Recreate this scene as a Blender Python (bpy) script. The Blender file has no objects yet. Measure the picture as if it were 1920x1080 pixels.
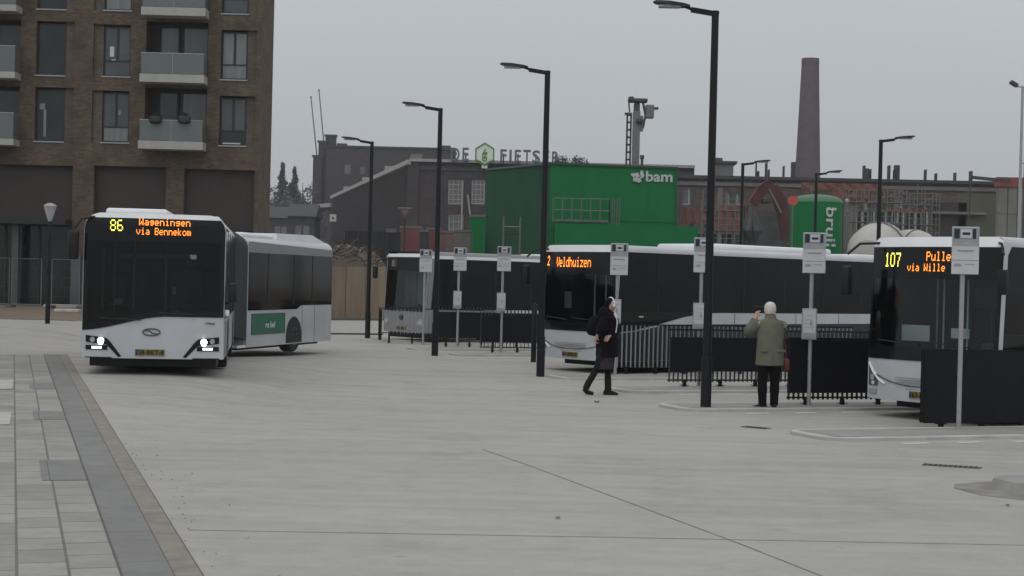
import bpy, bmesh, math, random
from math import radians, sin, cos, pi, sqrt, atan2
from mathutils import Vector, Matrix

random.seed(7)
scene = bpy.context.scene
COL = scene.collection

# ------------------------------------------------------------------ camera
FPX, CAMH = 3000.0, 2.15
cam_data = bpy.data.cameras.new("camera")
cam_data.sensor_width = 36.0
cam_data.lens = 36.0 * FPX / 1920.0
cam_data.clip_start, cam_data.clip_end = 0.1, 6000
cam = bpy.data.objects.new("camera", cam_data)
CAMM = Matrix.Rotation(radians(90 - 0.286), 4, 'X') @ Matrix.Rotation(radians(1.38), 4, 'Z')
cam.matrix_world = Matrix.Translation((0, 0, CAMH)) @ CAMM
COL.objects.link(cam)
scene.camera = cam

# ------------------------------------------------------------------ world: overcast sky
world = bpy.data.worlds.new("World")
scene.world = world
world.use_nodes = True
wn, wl = world.node_tree.nodes, world.node_tree.links
wn.clear()
w_out = wn.new('ShaderNodeOutputWorld')
w_bg = wn.new('ShaderNodeBackground')
w_bg.inputs['Strength'].default_value = 1.0
sky = wn.new('ShaderNodeTexSky')
sky.sky_type = 'NISHITA'
sky.sun_disc = False
sky.sun_elevation = radians(38)
sky.sun_rotation = radians(200)
sky_dim = wn.new('ShaderNodeVectorMath'); sky_dim.operation = 'SCALE'
sky_dim.inputs['Scale'].default_value = 0.05
w_tc = wn.new('ShaderNodeTexCoord')
w_sep = wn.new('ShaderNodeSeparateXYZ')
w_ramp = wn.new('ShaderNodeValToRGB')          # overcast dome: darker band at the horizon, brighter overhead
el = w_ramp.color_ramp.elements
el[0].position = 0.0; el[0].color = (0.385, 0.40, 0.425, 1)
el[1].position = 1.0; el[1].color = (1.0, 1.0, 1.0, 1)
e = w_ramp.color_ramp.elements.new(0.17); e.color = (0.53, 0.56, 0.585, 1)
w_noise = wn.new('ShaderNodeTexNoise')
w_noise.inputs['Scale'].default_value = 2.2
w_noise.inputs['Detail'].default_value = 4
w_nm = wn.new('ShaderNodeMapRange')
w_nm.inputs['To Min'].default_value = 0.92; w_nm.inputs['To Max'].default_value = 1.09
w_mul = wn.new('ShaderNodeVectorMath'); w_mul.operation = 'SCALE'
w_mix = wn.new('ShaderNodeMix'); w_mix.data_type = 'RGBA'
w_mix.inputs['Factor'].default_value = 0.93
wl.new(w_tc.outputs['Generated'], w_sep.inputs[0])
wl.new(w_sep.outputs['Z'], w_ramp.inputs['Fac'])
wl.new(w_tc.outputs['Generated'], w_noise.inputs['Vector'])
wl.new(w_noise.outputs['Fac'], w_nm.inputs['Value'])
wl.new(w_ramp.outputs['Color'], w_mul.inputs[0])
wl.new(w_nm.outputs['Result'], w_mul.inputs['Scale'])
wl.new(sky.outputs['Color'], sky_dim.inputs[0])
wl.new(sky_dim.outputs['Vector'], w_mix.inputs['A'])
wl.new(w_mul.outputs['Vector'], w_mix.inputs['B'])
wl.new(w_mix.outputs['Result'], w_bg.inputs['Color'])
wl.new(w_bg.outputs['Background'], w_out.inputs['Surface'])

# ------------------------------------------------------------------ sun behind cloud
sun_d = bpy.data.lights.new("sun", 'SUN')
sun_d.energy = 0.6
sun_d.angle = radians(40)
sun_d.color = (1.0, 0.97, 0.93)
sun = bpy.data.objects.new("sun", sun_d)
sun.rotation_euler = (radians(38), 0, radians(-20))
COL.objects.link(sun)

scene.view_settings.view_transform = 'Standard'
scene.view_settings.look = 'None'
scene.view_settings.exposure = 0.0
scene.view_settings.gamma = 1.0

# ------------------------------------------------------------------ pixel <-> world helpers (photo is 1920 x 1080)
def ray(px, py):
    return CAMM.to_3x3() @ Vector(((px - 960) / FPX, -(py - 540) / FPX, -1))
def P(px, py, Y):
    d = ray(px, py); return Vector((0, 0, CAMH)) + d * (Y / d.y)
def G(px, py, z=0.0):
    d = ray(px, py); return Vector((0, 0, CAMH)) + d * ((z - CAMH) / d.z)
class Plane:
    """vertical plane through o (world xy) with horizontal tangent angle a; s = metres along it"""
    def __init__(s, o, a): s.o = Vector((o[0], o[1])); s.a = a; s.t = Vector((cos(a), sin(a))); s.n = Vector((-sin(a), cos(a)))
    def at(s, px, py):
        d = ray(px, py)
        k = s.o.dot(s.n) / (d.x * s.n.x + d.y * s.n.y)
        p = Vector((0, 0, CAMH)) + d * k
        return (Vector((p.x, p.y)) - s.o).dot(s.t), p.z
    def rect(s, x0, y0, x1, y1):
        a, b = s.at(x0, (y0 + y1) / 2), s.at(x1, (y0 + y1) / 2)
        t, u = s.at((x0 + x1) / 2, y0), s.at((x0 + x1) / 2, y1)
        return a[0], b[0], u[1], t[1]           # s0, s1, z0, z1

def ss(t): t = max(0.0, min(1.0, t)); return t * t * (3 - 2 * t)
def gz(x, y):
    """height of the paved ground: a slight rise at the left"""
    a = 0.27 * ss((-3.6 - x) / 2.6) * ss((y - 19) / 12) * (1 - ss((y - 33) / 11))
    b = 0.50 * ss((-9.5 - x) / 5.0) * ss((y - 36) / 12)
    return max(a, b) if y > 33 else a

# ------------------------------------------------------------------ mesh builder
class MB:
    def __init__(s, xf=None): s.v = []; s.f = []; s.m = []; s.mi = 0; s.xf = xf; s.sm = []; s.smooth = False; s.uv = []
    def add(s, vs, fs):
        n = len(s.v)
        for p in vs:
            p = Vector(p)
            s.v.append(s.xf @ p if s.xf is not None else p)
        for f in fs:
            s.f.append(tuple(i + n for i in f)); s.m.append(s.mi); s.sm.append(s.smooth)
        return s
    def box(s, x0, x1, y0, y1, z0, z1):
        return s.add([(x0,y0,z0),(x1,y0,z0),(x1,y1,z0),(x0,y1,z0),(x0,y0,z1),(x1,y0,z1),(x1,y1,z1),(x0,y1,z1)],
                     [(0,3,2,1),(4,5,6,7),(0,1,5,4),(1,2,6,5),(2,3,7,6),(3,0,4,7)])
    def bbox(s, x0, x1, y0, y1, z0, z1, b=0.02):
        """box with bevelled edges"""
        bm = bmesh.new(); bmesh.ops.create_cube(bm, size=1)
        for v in bm.verts:
            v.co = Vector(((x0+x1)/2 + v.co.x*(x1-x0), (y0+y1)/2 + v.co.y*(y1-y0), (z0+z1)/2 + v.co.z*(z1-z0)))
        b = min(b, 0.45*min(x1-x0, y1-y0, z1-z0))
        bmesh.ops.bevel(bm, geom=bm.edges[:], offset=b, segments=2, affect='EDGES', profile=0.5)
        bm.verts.index_update()
        s.add([v.co.copy() for v in bm.verts], [tuple(v.index for v in f.verts) for f in bm.faces]); bm.free()
        return s
    def tube(s, pts, rs, n=10, cap=True):
        pts = [Vector(p) for p in pts]
        if not hasattr(rs, '__len__'): rs = [rs] * len(pts)
        vs, fs = [], []
        up = None
        for i, p in enumerate(pts):
            d = (pts[min(i+1, len(pts)-1)] - pts[max(i-1, 0)]).normalized()
            if up is None:
                up = Vector((0,0,1)) if abs(d.z) < 0.9 else Vector((0,1,0))
            a = d.cross(up).normalized(); b = a.cross(d).normalized(); up = b
            for k in range(n):
                t = 2*pi*k/n
                vs.append(p + (a*cos(t) + b*sin(t)) * rs[i])
        for i in range(len(pts)-1):
            for k in range(n):
                k2 = (k+1) % n
                fs.append((i*n+k, i*n+k2, (i+1)*n+k2, (i+1)*n+k))
        if cap:
            fs.append(tuple(range(n))[::-1]); fs.append(tuple((len(pts)-1)*n + k for k in range(n)))
        return s.add(vs, fs)
    def bar(s, p0, p1, w, d, up=(0,0,1)):
        """rectangular bar between two points"""
        p0, p1, up = Vector(p0), Vector(p1), Vector(up)
        u = (p1-p0).normalized(); a = u.cross(up)
        if a.length < 1e-4: a = u.cross(Vector((0,1,0)))
        a.normalize(); b = a.cross(u).normalized()
        vs = []
        for p in (p0, p1):
            for (i, j) in ((-1,-1),(1,-1),(1,1),(-1,1)):
                vs.append(p + a*i*w/2 + b*j*d/2)
        return s.add(vs, [(3,2,1,0),(4,5,6,7),(0,1,5,4),(1,2,6,5),(2,3,7,6),(3,0,4,7)])
    def prism(s, poly, y0, y1):
        """poly in x,z extruded along y"""
        n = len(poly)
        return s.add([(x, y0, z) for x, z in poly] + [(x, y1, z) for x, z in poly],
                     [tuple(range(n)), tuple(range(2*n-1, n-1, -1))] + [(i, i+n, (i+1)%n+n, (i+1)%n) for i in range(n)])
    def prismx(s, poly, x0, x1):
        """poly in y,z extruded along x"""
        n = len(poly)
        return s.add([(x0, y, z) for y, z in poly] + [(x1, y, z) for y, z in poly],
                     [tuple(range(n)), tuple(range(2*n-1, n-1, -1))] + [(i, i+n, (i+1)%n+n, (i+1)%n) for i in range(n)])
    def rings(s, rings, closed=True, cap=True):
        n = len(rings[0]); vs = [p for r in rings for p in r]; fs = []
        for i in range(len(rings)-1):
            for k in range(n if closed else n-1):
                k2 = (k+1) % n
                fs.append((i*n+k, i*n+k2, (i+1)*n+k2, (i+1)*n+k))
        if cap:
            fs.append(tuple(range(n))[::-1]); fs.append(tuple((len(rings)-1)*n + k for k in range(n)))
        return s.add(vs, fs)
    def ell(s, c, rx, ry, rz, n=12, m=8):
        rs = []
        for i in range(1, m):
            t = -pi/2 + pi*i/m
            rs.append([(c[0]+rx*cos(t)*cos(2*pi*k/n), c[1]+ry*cos(t)*sin(2*pi*k/n), c[2]+rz*sin(t)) for k in range(n)])
        return s.rings(rs)
    def loft(s, secs, n=16):
        """horizontal ellipse sections (cx, cy, cz, rx, ry)"""
        return s.rings([[(c[0]+c[3]*cos(2*pi*k/n), c[1]+c[4]*sin(2*pi*k/n), c[2]) for k in range(n)] for c in secs])
    def grid(s, fn, nu, nv):
        vs = [fn(i/nu, j/nv) for j in range(nv+1) for i in range(nu+1)]
        fs = [(j*(nu+1)+i, j*(nu+1)+i+1, (j+1)*(nu+1)+i+1, (j+1)*(nu+1)+i) for j in range(nv) for i in range(nu)]
        return s.add(vs, fs)
    def build(s, name, mats, parent=None, smooth=False):
        me = bpy.data.meshes.new(name)
        me.from_pydata([tuple(v) for v in s.v], [], s.f)
        if not isinstance(mats, (list, tuple)): mats = [mats]
        for m in mats: me.materials.append(m)
        me.polygons.foreach_set('material_index', s.m)
        if smooth or any(s.sm):
            me.polygons.foreach_set('use_smooth', [smooth or q for q in s.sm])
        if len(s.uv) == len(s.v) and s.uv:
            ul = me.uv_layers.new(name='UVMap')
            for lp in me.loops: ul.data[lp.index].uv = s.uv[lp.vertex_index]
        me.update()
        o = bpy.data.objects.new(name, me); COL.objects.link(o)
        if parent is not None: o.parent = parent
        if smooth and not any(s.sm):
            bm = bmesh.new(); bm.from_mesh(me)
            bmesh.ops.recalc_face_normals(bm, faces=bm.faces)
            for e_ in bm.edges:
                if len(e_.link_faces) == 2 and e_.calc_face_angle(0) > radians(38): e_.smooth = False
            bm.to_mesh(me); bm.free()
        else:
            bm = bmesh.new(); bm.from_mesh(me)
            bmesh.ops.recalc_face_normals(bm, faces=bm.faces); bm.to_mesh(me); bm.free()
        return o

def tag(o, label=None, cat=None, group=None, kind=None):
    if label: o['label'] = label
    if cat: o['category'] = cat
    if group: o['group'] = group
    if kind: o['kind'] = kind
    return o
def thing(name, loc, label, cat, group=None, rz=0.0):
    o = bpy.data.objects.new(name, None); COL.objects.link(o)
    o.empty_display_size = 0.2
    o.location = loc; o.rotation_euler = (0, 0, rz)
    return tag(o, label, cat, group)
def structure(mb, name, m): return tag(mb.build(name, m), kind='structure')
def kids(o): return [c for c in ALLK.get(o.name, [])]
def dup(root, loc, rz, label=None, group=None, scale=None):
    """copy of a thing with its parts and sub-parts (sharing mesh data)"""
    r = root.copy(); COL.objects.link(r); r.location = loc; r.rotation_euler = (0, 0, rz)
    if label: r['label'] = label
    if group: r['group'] = group
    if scale: r.scale = (scale,)*3
    for ch in list(root.children):
        c = ch.copy(); COL.objects.link(c); c.parent = r
        for g_ in ch.children:
            d = g_.copy(); COL.objects.link(d); d.parent = c
    return r
def text_mesh(mb, txt, size, at, ax, up, depth=0.02, bold=0.0, align='LEFT', sx=1.0):
    """solid lettering added to a mesh builder; ax = reading direction, up = letter up"""
    cu = bpy.data.curves.new('t', 'FONT'); cu.body = txt; cu.size = size; cu.extrude = depth/2
    cu.offset = bold; cu.align_x = align; cu.resolution_u = 3
    ob = bpy.data.objects.new('t', cu); COL.objects.link(ob)
    dg = bpy.context.evaluated_depsgraph_get(); dg.update()
    me = bpy.data.meshes.new_from_object(ob.evaluated_get(dg))
    ax, up = Vector(ax).normalized(), Vector(up).normalized(); nn = ax.cross(up)
    at = Vector(at)
    mb.add([at + ax*(v.co.x*sx) + up*v.co.y + nn*v.co.z for v in me.vertices], [tuple(p.vertices) for p in me.polygons])
    bpy.data.objects.remove(ob); bpy.data.curves.remove(cu); bpy.data.meshes.remove(me)

# ------------------------------------------------------------------ materials
def srgb(r, g, b):
    f = lambda c: (c/255/12.92) if c/255 <= 0.04045 else ((c/255+0.055)/1.055)**2.4
    return (f(r), f(g), f(b))
def mat(name, col, rough=0.6, metal=0.0, var=0.12, scale=3.0, bump=0.0, bscale=30.0, spec=0.5, coat=0.0, streak=None):
    m = bpy.data.materials.new(name); m.use_nodes = True
    nt = m.node_tree; n, l = nt.nodes, nt.links
    b = n['Principled BSDF']
    b.inputs['Roughness'].default_value = rough; b.inputs['Metallic'].default_value = metal
    b.inputs['Specular IOR Level'].default_value = spec; b.inputs['Coat Weight'].default_value = coat
    tc = n.new('ShaderNodeTexCoord'); nz = n.new('ShaderNodeTexNoise')
    mp = n.new('ShaderNodeMapping')
    if streak: mp.inputs['Scale'].default_value = streak
    l.new(tc.outputs['Object'], mp.inputs['Vector'])
    nz.inputs['Scale'].default_value = scale; nz.inputs['Detail'].default_value = 5
    l.new(mp.outputs['Vector'], nz.inputs['Vector'])
    mr = n.new('ShaderNodeMapRange'); mr.inputs['From Min'].default_value = 0.25; mr.inputs['From Max'].default_value = 0.75
    mr.inputs['To Min'].default_value = 1-var; mr.inputs['To Max'].default_value = 1+var
    l.new(nz.outputs['Fac'], mr.inputs['Value'])
    sc = n.new('ShaderNodeVectorMath'); sc.operation = 'SCALE'; sc.inputs[0].default_value = col[:3]
    l.new(mr.outputs['Result'], sc.inputs['Scale']); l.new(sc.outputs['Vector'], b.inputs['Base Color'])
    if bump:
        n2 = n.new('ShaderNodeTexNoise'); n2.inputs['Scale'].default_value = bscale; n2.inputs['Detail'].default_value = 4
        l.new(tc.outputs['Object'], n2.inputs['Vector'])
        bp = n.new('ShaderNodeBump'); bp.inputs['Strength'].default_value = bump; bp.inputs['Distance'].default_value = 0.02
        l.new(n2.outputs['Fac'], bp.inputs['Height']); l.new(bp.outputs['Normal'], b.inputs['Normal'])
    return m
def emis(name, col, strength):
    m = bpy.data.materials.new(name); m.use_nodes = True; b = m.node_tree.nodes['Principled BSDF']
    b.inputs['Base Color'].default_value = (0.02, 0.02, 0.02, 1)
    b.inputs['Emission Color'].default_value = (*col, 1); b.inputs['Emission Strength'].default_value = strength
    return m
def brick(name, c1, c2, mortar, w=0.21, h=0.065, vary=0.35, axis='xz'):
    m = bpy.data.materials.new(name); m.use_nodes = True
    n, l = m.node_tree.nodes, m.node_tree.links; b = n['Principled BSDF']
    b.inputs['Roughness'].default_value = 0.9; b.inputs['Specular IOR Level'].default_value = 0.2
    tc = n.new('ShaderNodeTexCoord'); sp = n.new('ShaderNodeSeparateXYZ'); cb = n.new('ShaderNodeCombineXYZ')
    ad = n.new('ShaderNodeMath'); ad.operation = 'ADD'
    l.new(tc.outputs['Object'], sp.inputs[0])
    l.new(sp.outputs['X'], ad.inputs[0]); l.new(sp.outputs['Y'], ad.inputs[1])
    l.new(ad.outputs[0], cb.inputs['X']); l.new(sp.outputs['Z'], cb.inputs['Y'])
    br = n.new('ShaderNodeTexBrick'); br.inputs['Scale'].default_value = 1.0
    br.inputs['Brick Width'].default_value = w; br.inputs['Row Height'].default_value = h
    br.inputs['Mortar Size'].default_value = 0.010; br.inputs['Mortar Smooth'].default_value = 0.3
    br.inputs['Color1'].default_value = (*c1, 1); br.inputs['Color2'].default_value = (*c2, 1)
    br.inputs['Mortar'].default_value = (*mortar, 1)
    l.new(cb.outputs[0], br.inputs['Vector'])
    nz = n.new('ShaderNodeTexNoise'); nz.inputs['Scale'].default_value = 0.9; nz.inputs['Detail'].default_value = 9
    nz.inputs['Roughness'].default_value = 0.75
    l.new(cb.outputs[0], nz.inputs['Vector'])
    mr = n.new('ShaderNodeMapRange'); mr.inputs['From Min'].default_value = 0.3; mr.inputs['From Max'].default_value = 0.7
    mr.inputs['To Min'].default_value = 1-vary; mr.inputs['To Max'].default_value = 1+vary
    l.new(nz.outputs['Fac'], mr.inputs['Value'])
    sc = n.new('ShaderNodeVectorMath'); sc.operation = 'SCALE'
    l.new(br.outputs['Color'], sc.inputs[0]); l.new(mr.outputs['Result'], sc.inputs['Scale'])
    l.new(sc.outputs['Vector'], b.inputs['Base Color'])
    return m
def glass_tint(name, tint, rough=0.05, refl=1.0, wave=0.0):
    """window glass that lets tinted light through and mirrors its surroundings"""
    m = bpy.data.materials.new(name); m.use_nodes = True
    n, l = m.node_tree.nodes, m.node_tree.links; n.clear()
    o = n.new('ShaderNodeOutputMaterial'); t = n.new('ShaderNodeBsdfTransparent'); g = n.new('ShaderNodeBsdfGlossy')
    t.inputs['Color'].default_value = (*tint, 1); g.inputs['Roughness'].default_value = rough
    g.inputs['Color'].default_value = (refl, refl, refl, 1)
    f = n.new('ShaderNodeFresnel'); f.inputs['IOR'].default_value = 1.5; mx = n.new('ShaderNodeMixShader')
    l.new(f.outputs[0], mx.inputs[0]); l.new(t.outputs[0], mx.inputs[1]); l.new(g.outputs[0], mx.inputs[2])
    l.new(mx.outputs[0], o.inputs['Surface'])
    if wave:
        tc = n.new('ShaderNodeTexCoord'); nz = n.new('ShaderNodeTexNoise'); nz.inputs['Scale'].default_value = 1.3
        bp = n.new('ShaderNodeBump'); bp.inputs['Strength'].default_value = wave; bp.inputs['Distance'].default_value = 0.05
        l.new(tc.outputs['Object'], nz.inputs['Vector']); l.new(nz.outputs['Fac'], bp.inputs['Height'])
        l.new(bp.outputs['Normal'], g.inputs['Normal'])
    return m

M = {}
M['white'] = mat('white_paint_shaded', (0.465, 0.485, 0.515), 0.35, var=0.10, scale=1.3, coat=0.2)  # body white toned down; the dimmer light on upright faces is in it
M['roofwhite'] = mat('roof_white', (0.78, 0.80, 0.83), 0.45, var=0.05, scale=2)  # roof edges keep a brighter white; light from above is in the colour
M['silver'] = mat('silver_grey_paint', (0.22, 0.22, 0.23), 0.4, var=0.08)
M['black'] = mat('black_gloss', (0.006, 0.007, 0.008), 0.12, var=0.3, scale=2, spec=0.3)
M['sideglass'] = mat('dark_side_glass', (0.004, 0.0045, 0.006), 0.07, var=0.5, scale=1.2, bump=0.05, bscale=1.5, spec=0.25)
M['plastic'] = mat('black_plastic', (0.012, 0.012, 0.013), 0.5, var=0.2, spec=0.3)
M['post'] = mat('anthracite_steel', (0.009, 0.010, 0.012), 0.45, var=0.15, scale=6, spec=0.25)
M['fence'] = mat('fence_black', (0.008, 0.008, 0.010), 0.5, var=0.15, scale=6, spec=0.2)
M['slat'] = mat('slat_grey', (0.035, 0.036, 0.04), 0.45, var=0.15, scale=6)
M['rubber'] = mat('tyre_rubber', (0.012, 0.012, 0.012), 0.85, var=0.2, scale=10)
M['rim'] = mat('steel_rim', (0.25, 0.25, 0.26), 0.4, metal=0.6, var=0.15, scale=8)
M['galv'] = mat('galvanised_steel', (0.33, 0.34, 0.35), 0.45, metal=0.3, var=0.12, scale=9)
M['panel'] = mat('sign_panel_white', (0.50, 0.51, 0.53), 0.5, var=0.06, scale=8)
M['panelgrey'] = mat('sign_panel_grey', (0.28, 0.29, 0.32), 0.5, var=0.06, scale=8)
M['navy'] = mat('navy_blue_paint', (0.006, 0.010, 0.022), 0.35, var=0.2)
M['navysign'] = mat('navy_sign', (0.01, 0.014, 0.035), 0.4, var=0.1)
M['interior'] = mat('bus_interior_dark', (0.014, 0.016, 0.018), 0.7, var=0.4, scale=2)
M['intgrey'] = mat('bus_interior_grey', (0.16, 0.18, 0.18), 0.6, var=0.2, scale=2)
M['intlight'] = mat('bus_interior_pale', (0.6, 0.66, 0.63), 0.6, var=0.2, scale=2)
M['grille'] = mat('grille_grey', (0.07, 0.07, 0.08), 0.5, var=0.2, scale=12)
M['plate'] = mat('number_plate_yellow', (0.20, 0.15, 0.04), 0.5, var=0.12, scale=8)
M['plateblue'] = mat('plate_blue', (0.02, 0.03, 0.1), 0.5)
M['bellows'] = mat('bellows_grey', (0.05, 0.052, 0.055), 0.75, var=0.15, scale=4)
M['ledamber'] = emis('led_amber', (1.0, 0.27, 0.03), 3.2)
M['ledyellow'] = emis('led_yellow', (0.95, 0.88, 0.12), 2.2)
M['headlamp'] = emis('headlamp_lit', (0.85, 0.92, 1.0), 14)
M['drl'] = emis('daylight_lamp', (0.9, 0.95, 1.0), 2.2)
M['lampglass'] = mat('lamp_glass', (0.35, 0.36, 0.38), 0.1, var=0.3, scale=20)
M['adgreen'] = mat('poster_green', (0.015, 0.13, 0.075), 0.4, var=0.12, scale=2)
M['wsglass'] = glass_tint('windscreen_glass', (0.78, 0.84, 0.84), refl=.9, wave=0.15)
M['wsglass_dark'] = glass_tint('windscreen_glass_dark', (0.25, 0.27, 0.28), refl=.6, wave=0.15)
# ================================================================== GROUND
def concrete_mat():
    m = bpy.data.materials.new('plaza_concrete'); m.use_nodes = True
    n, l = m.node_tree.nodes, m.node_tree.links; b = n['Principled BSDF']
    b.inputs['Roughness'].default_value = 0.8; b.inputs['Specular IOR Level'].default_value = 0.35
    tc = n.new('ShaderNodeTexCoord')
    def noise(sc, det, vec=None, rough=0.6):
        q = n.new('ShaderNodeTexNoise'); q.inputs['Scale'].default_value = sc; q.inputs['Detail'].default_value = det
        q.inputs['Roughness'].default_value = rough
        l.new(vec or tc.outputs['Object'], q.inputs['Vector']); return q.outputs['Fac']
    mp = n.new('ShaderNodeMapping'); mp.inputs['Scale'].default_value = (0.25, 2.2, 1)   # brushed across the lane
    l.new(tc.outputs['Object'], mp.inputs['Vector'])
    def rng(x, a, c, fm=0.3, fx=0.7):
        q = n.new('ShaderNodeMapRange'); q.inputs['From Min'].default_value = fm; q.inputs['From Max'].default_value = fx
        q.inputs['To Min'].default_value = a; q.inputs['To Max'].default_value = c; l.new(x, q.inputs['Value']); return q.outputs['Result']
    def mul(a, c):
        q = n.new('ShaderNodeMath'); q.operation = 'MULTIPLY'; l.new(a, q.inputs[0]); l.new(c, q.inputs[1]); return q.outputs[0]
    x = mul(rng(noise(0.12, 4), 0.90, 1.08), rng(noise(1.0, 6, mp.outputs['Vector'], 0.7), 0.91, 1.08))
    x = mul(x, rng(noise(28, 5, None, 0.75), 0.93, 1.06))
    x = mul(x, rng(noise(3.3, 5), 0.94, 1.05))
    x = mul(x, rng(noise(0.9, 7, None, 0.65), 0.90, 1.0, 0.34, 0.46))
    x = mul(x, rng(noise(4.5, 2), 0.84, 1.0, 0.22, 0.31))      # oil drips
    # tyre darkened turning tracks
    mp2 = n.new('ShaderNodeMapping'); mp2.inputs['Scale'].default_value = (0.06, 0.9, 1); mp2.inputs['Rotation'].default_value = (0, 0, 0.35)
    l.new(tc.outputs['Object'], mp2.inputs['Vector'])
    x = mul(x, rng(noise(1.0, 3, mp2.outputs['Vector']), 0.92, 1.02, 0.3, 0.5))
    mxv = n.new('ShaderNodeVectorMath'); mxv.operation = 'SCALE'; mxv.inputs[0].default_value = (0.340, 0.333, 0.312)
    l.new(x, mxv.inputs['Scale']); l.new(mxv.outputs['Vector'], b.inputs['Base Color'])
    bp = n.new('ShaderNodeBump'); bp.inputs['Strength'].default_value = 0.25; bp.inputs['Distance'].default_value = 0.01
    l.new(noise(45, 5), bp.inputs['Height']); l.new(bp.outputs['Normal'], b.inputs['Normal'])
    return m
M['concrete'] = concrete_mat()
M['concrete_light'] = mat('kerb_concrete_light', (0.42, 0.42, 0.40), 0.8, var=0.2, scale=2.5, bump=0.2)
M['island'] = mat('island_paving', (0.26, 0.255, 0.25), 0.85, var=0.12, scale=3, bump=0.2)
M['marking'] = mat('road_marking_white', (0.60, 0.60, 0.57), 0.75, var=0.3, scale=12)
M['joint'] = mat('joint_dark', (0.10, 0.10, 0.095), 0.9, var=0.3, scale=15)
M['dirt'] = mat('wet_dirt', (0.12, 0.105, 0.085), 0.85, var=0.35, scale=4, bump=0.4)
M['soil'] = mat('bare_soil', (0.16, 0.125, 0.095), 0.95, var=0.35, scale=1.5, bump=0.5, streak=(0.4, 2.5, 1))
M['gutter'] = mat('gutter_brown', (0.215, 0.198, 0.172), 0.85, var=0.22, scale=4, bump=0.3)

def axis_pts(a, b, fine0, fine1, step):
    pts = [a + (fine0-a)*(1 - (1-i/10)**3) for i in range(10)]
    x = fine0
    while x < fine1: pts.append(x); x += step
    pts += [fine1 + (b-fine1)*((i/10)**3) for i in range(11)]
    return pts
xs = axis_pts(-1500, 1500, -40, 30, 0.8); ys = axis_pts(-200, 3500, 2, 80, 0.8)
g = MB()
nx_ = len(xs)
g.add([(x, y, gz(x, y)) for y in ys for x in xs],
      [(j*nx_+i, j*nx_+i+1, (j+1)*nx_+i+1, (j+1)*nx_+i) for j in range(len(ys)-1) for i in range(nx_-1)])
structure(g, 'bus_plaza', M['concrete'])

# left pavement, in its own frame: v along the kerb, u across (0 = edge towards the road, negative to the left)
PA = atan2(1.0, -0.312)            # direction of the kerb line
po = G(379, 1080); PO = Vector((po.x, po.y))
pv = Vector((cos(PA), sin(PA))); pu = Vector((sin(PA), -cos(PA)))   # pu points to the right
def pav(u, v, lift=0.0):
    q0 = PO + pu*u + pv*v; q = q0.copy()
    for _ in range(4): q = q0 * ((CAMH - gz(q.x, q.y)) / CAMH)      # the kerb swings in a little where the ground rises
    return (q.x, q.y, gz(q.x, q.y) + lift)
def pav_sheet(u0, u1, v0, v1, lift, name=None, m=None, mb=None, su=0.6, sv=0.6):
    nu = max(1, int((u1-u0)/su)); nv = max(1, int((v1-v0)/sv))
    mb = mb or MB()
    mb.grid(lambda a, b: pav(u0+(u1-u0)*a, v0+(v1-v0)*b, lift), nu, nv)
    mb.uv += [(v0+(v1-v0)*j/nv, u0+(u1-u0)*i/nu) for j in range(nv+1) for i in range(nu+1)]
    if name: return structure(mb, name, m)
    return mb
def tile_mat(name, col, w, h, gap=0.012, vary=0.1, joint=(0.15, 0.145, 0.138), offset=0.5):
    m = bpy.data.materials.new(name); m.use_nodes = True
    n, l = m.node_tree.nodes, m.node_tree.links; b = n['Principled BSDF']
    b.inputs['Roughness'].default_value = 0.85; b.inputs['Specular IOR Level'].default_value = 0.3
    tc = n.new('ShaderNodeTexCoord'); mp = n.new('ShaderNodeMapping'); mp.inputs['Location'].default_value = (40, 40*w + 0.19, 0)
    l.new(tc.outputs['UV'], mp.inputs['Vector'])
    br = n.new('ShaderNodeTexBrick'); br.inputs['Scale'].default_value = 1
    br.offset = offset; br.inputs['Brick Width'].default_value = h; br.inputs['Row Height'].default_value = w
    br.inputs['Mortar Size'].default_value = gap; br.inputs['Mortar Smooth'].default_value = 0.2
    br.inputs['Color1'].default_value = (*[c*(1-vary) for c in col], 1); br.inputs['Color2'].default_value = (*[c*(1+vary) for c in col], 1)
    br.inputs['Mortar'].default_value = (*joint, 1)
    l.new(mp.outputs['Vector'], br.inputs['Vector'])
    nz = n.new('ShaderNodeTexNoise'); nz.inputs['Scale'].default_value = 2.5; nz.inputs['Detail'].default_value = 8; nz.inputs['Roughness'].default_value = 0.7
    l.new(tc.outputs['Object'], nz.inputs['Vector'])
    mr = n.new('ShaderNodeMapRange'); mr.inputs['From Min'].default_value = 0.3; mr.inputs['From Max'].default_value = 0.7
    mr.inputs['To Min'].default_value = 0.84; mr.inputs['To Max'].default_value = 1.12
    l.new(nz.outputs['Fac'], mr.inputs['Value'])
    sc = n.new('ShaderNodeVectorMath'); sc.operation = 'SCALE'
    l.new(br.outputs['Color'], sc.inputs[0]); l.new(mr.outputs['Result'], sc.inputs['Scale']); l.new(sc.outputs['Vector'], b.inputs['Base Color'])
    bp = n.new('ShaderNodeBump'); bp.inputs['Strength'].default_value = 0.5; bp.inputs['Distance'].default_value = 0.008; bp.invert = True
    l.new(br.outputs['Fac'], bp.inputs['Height']); l.new(bp.outputs['Normal'], b.inputs['Normal'])
    return m
M['tile'] = tile_mat('pale_paving_slabs', (0.28, 0.276, 0.26), 0.355, 0.55, vary=0.13)
M['tile_dark'] = tile_mat('grey_band_slabs', (0.200, 0.200, 0.197), 0.365, 1.4, gap=0.006, vary=0.05, joint=(0.12, 0.12, 0.12))
M['tile_white'] = tile_mat('white_guide_slabs', (0.40, 0.40, 0.385), 0.3, 0.3, gap=0.01, vary=0.05)
pav_sheet(-12.0, -0.18, -8, 30, 0.004, 'pavement', M['tile'])
mb = MB()
pav_sheet(-0.545, -0.18, -8, 30, 0.008, mb=mb)
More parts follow.
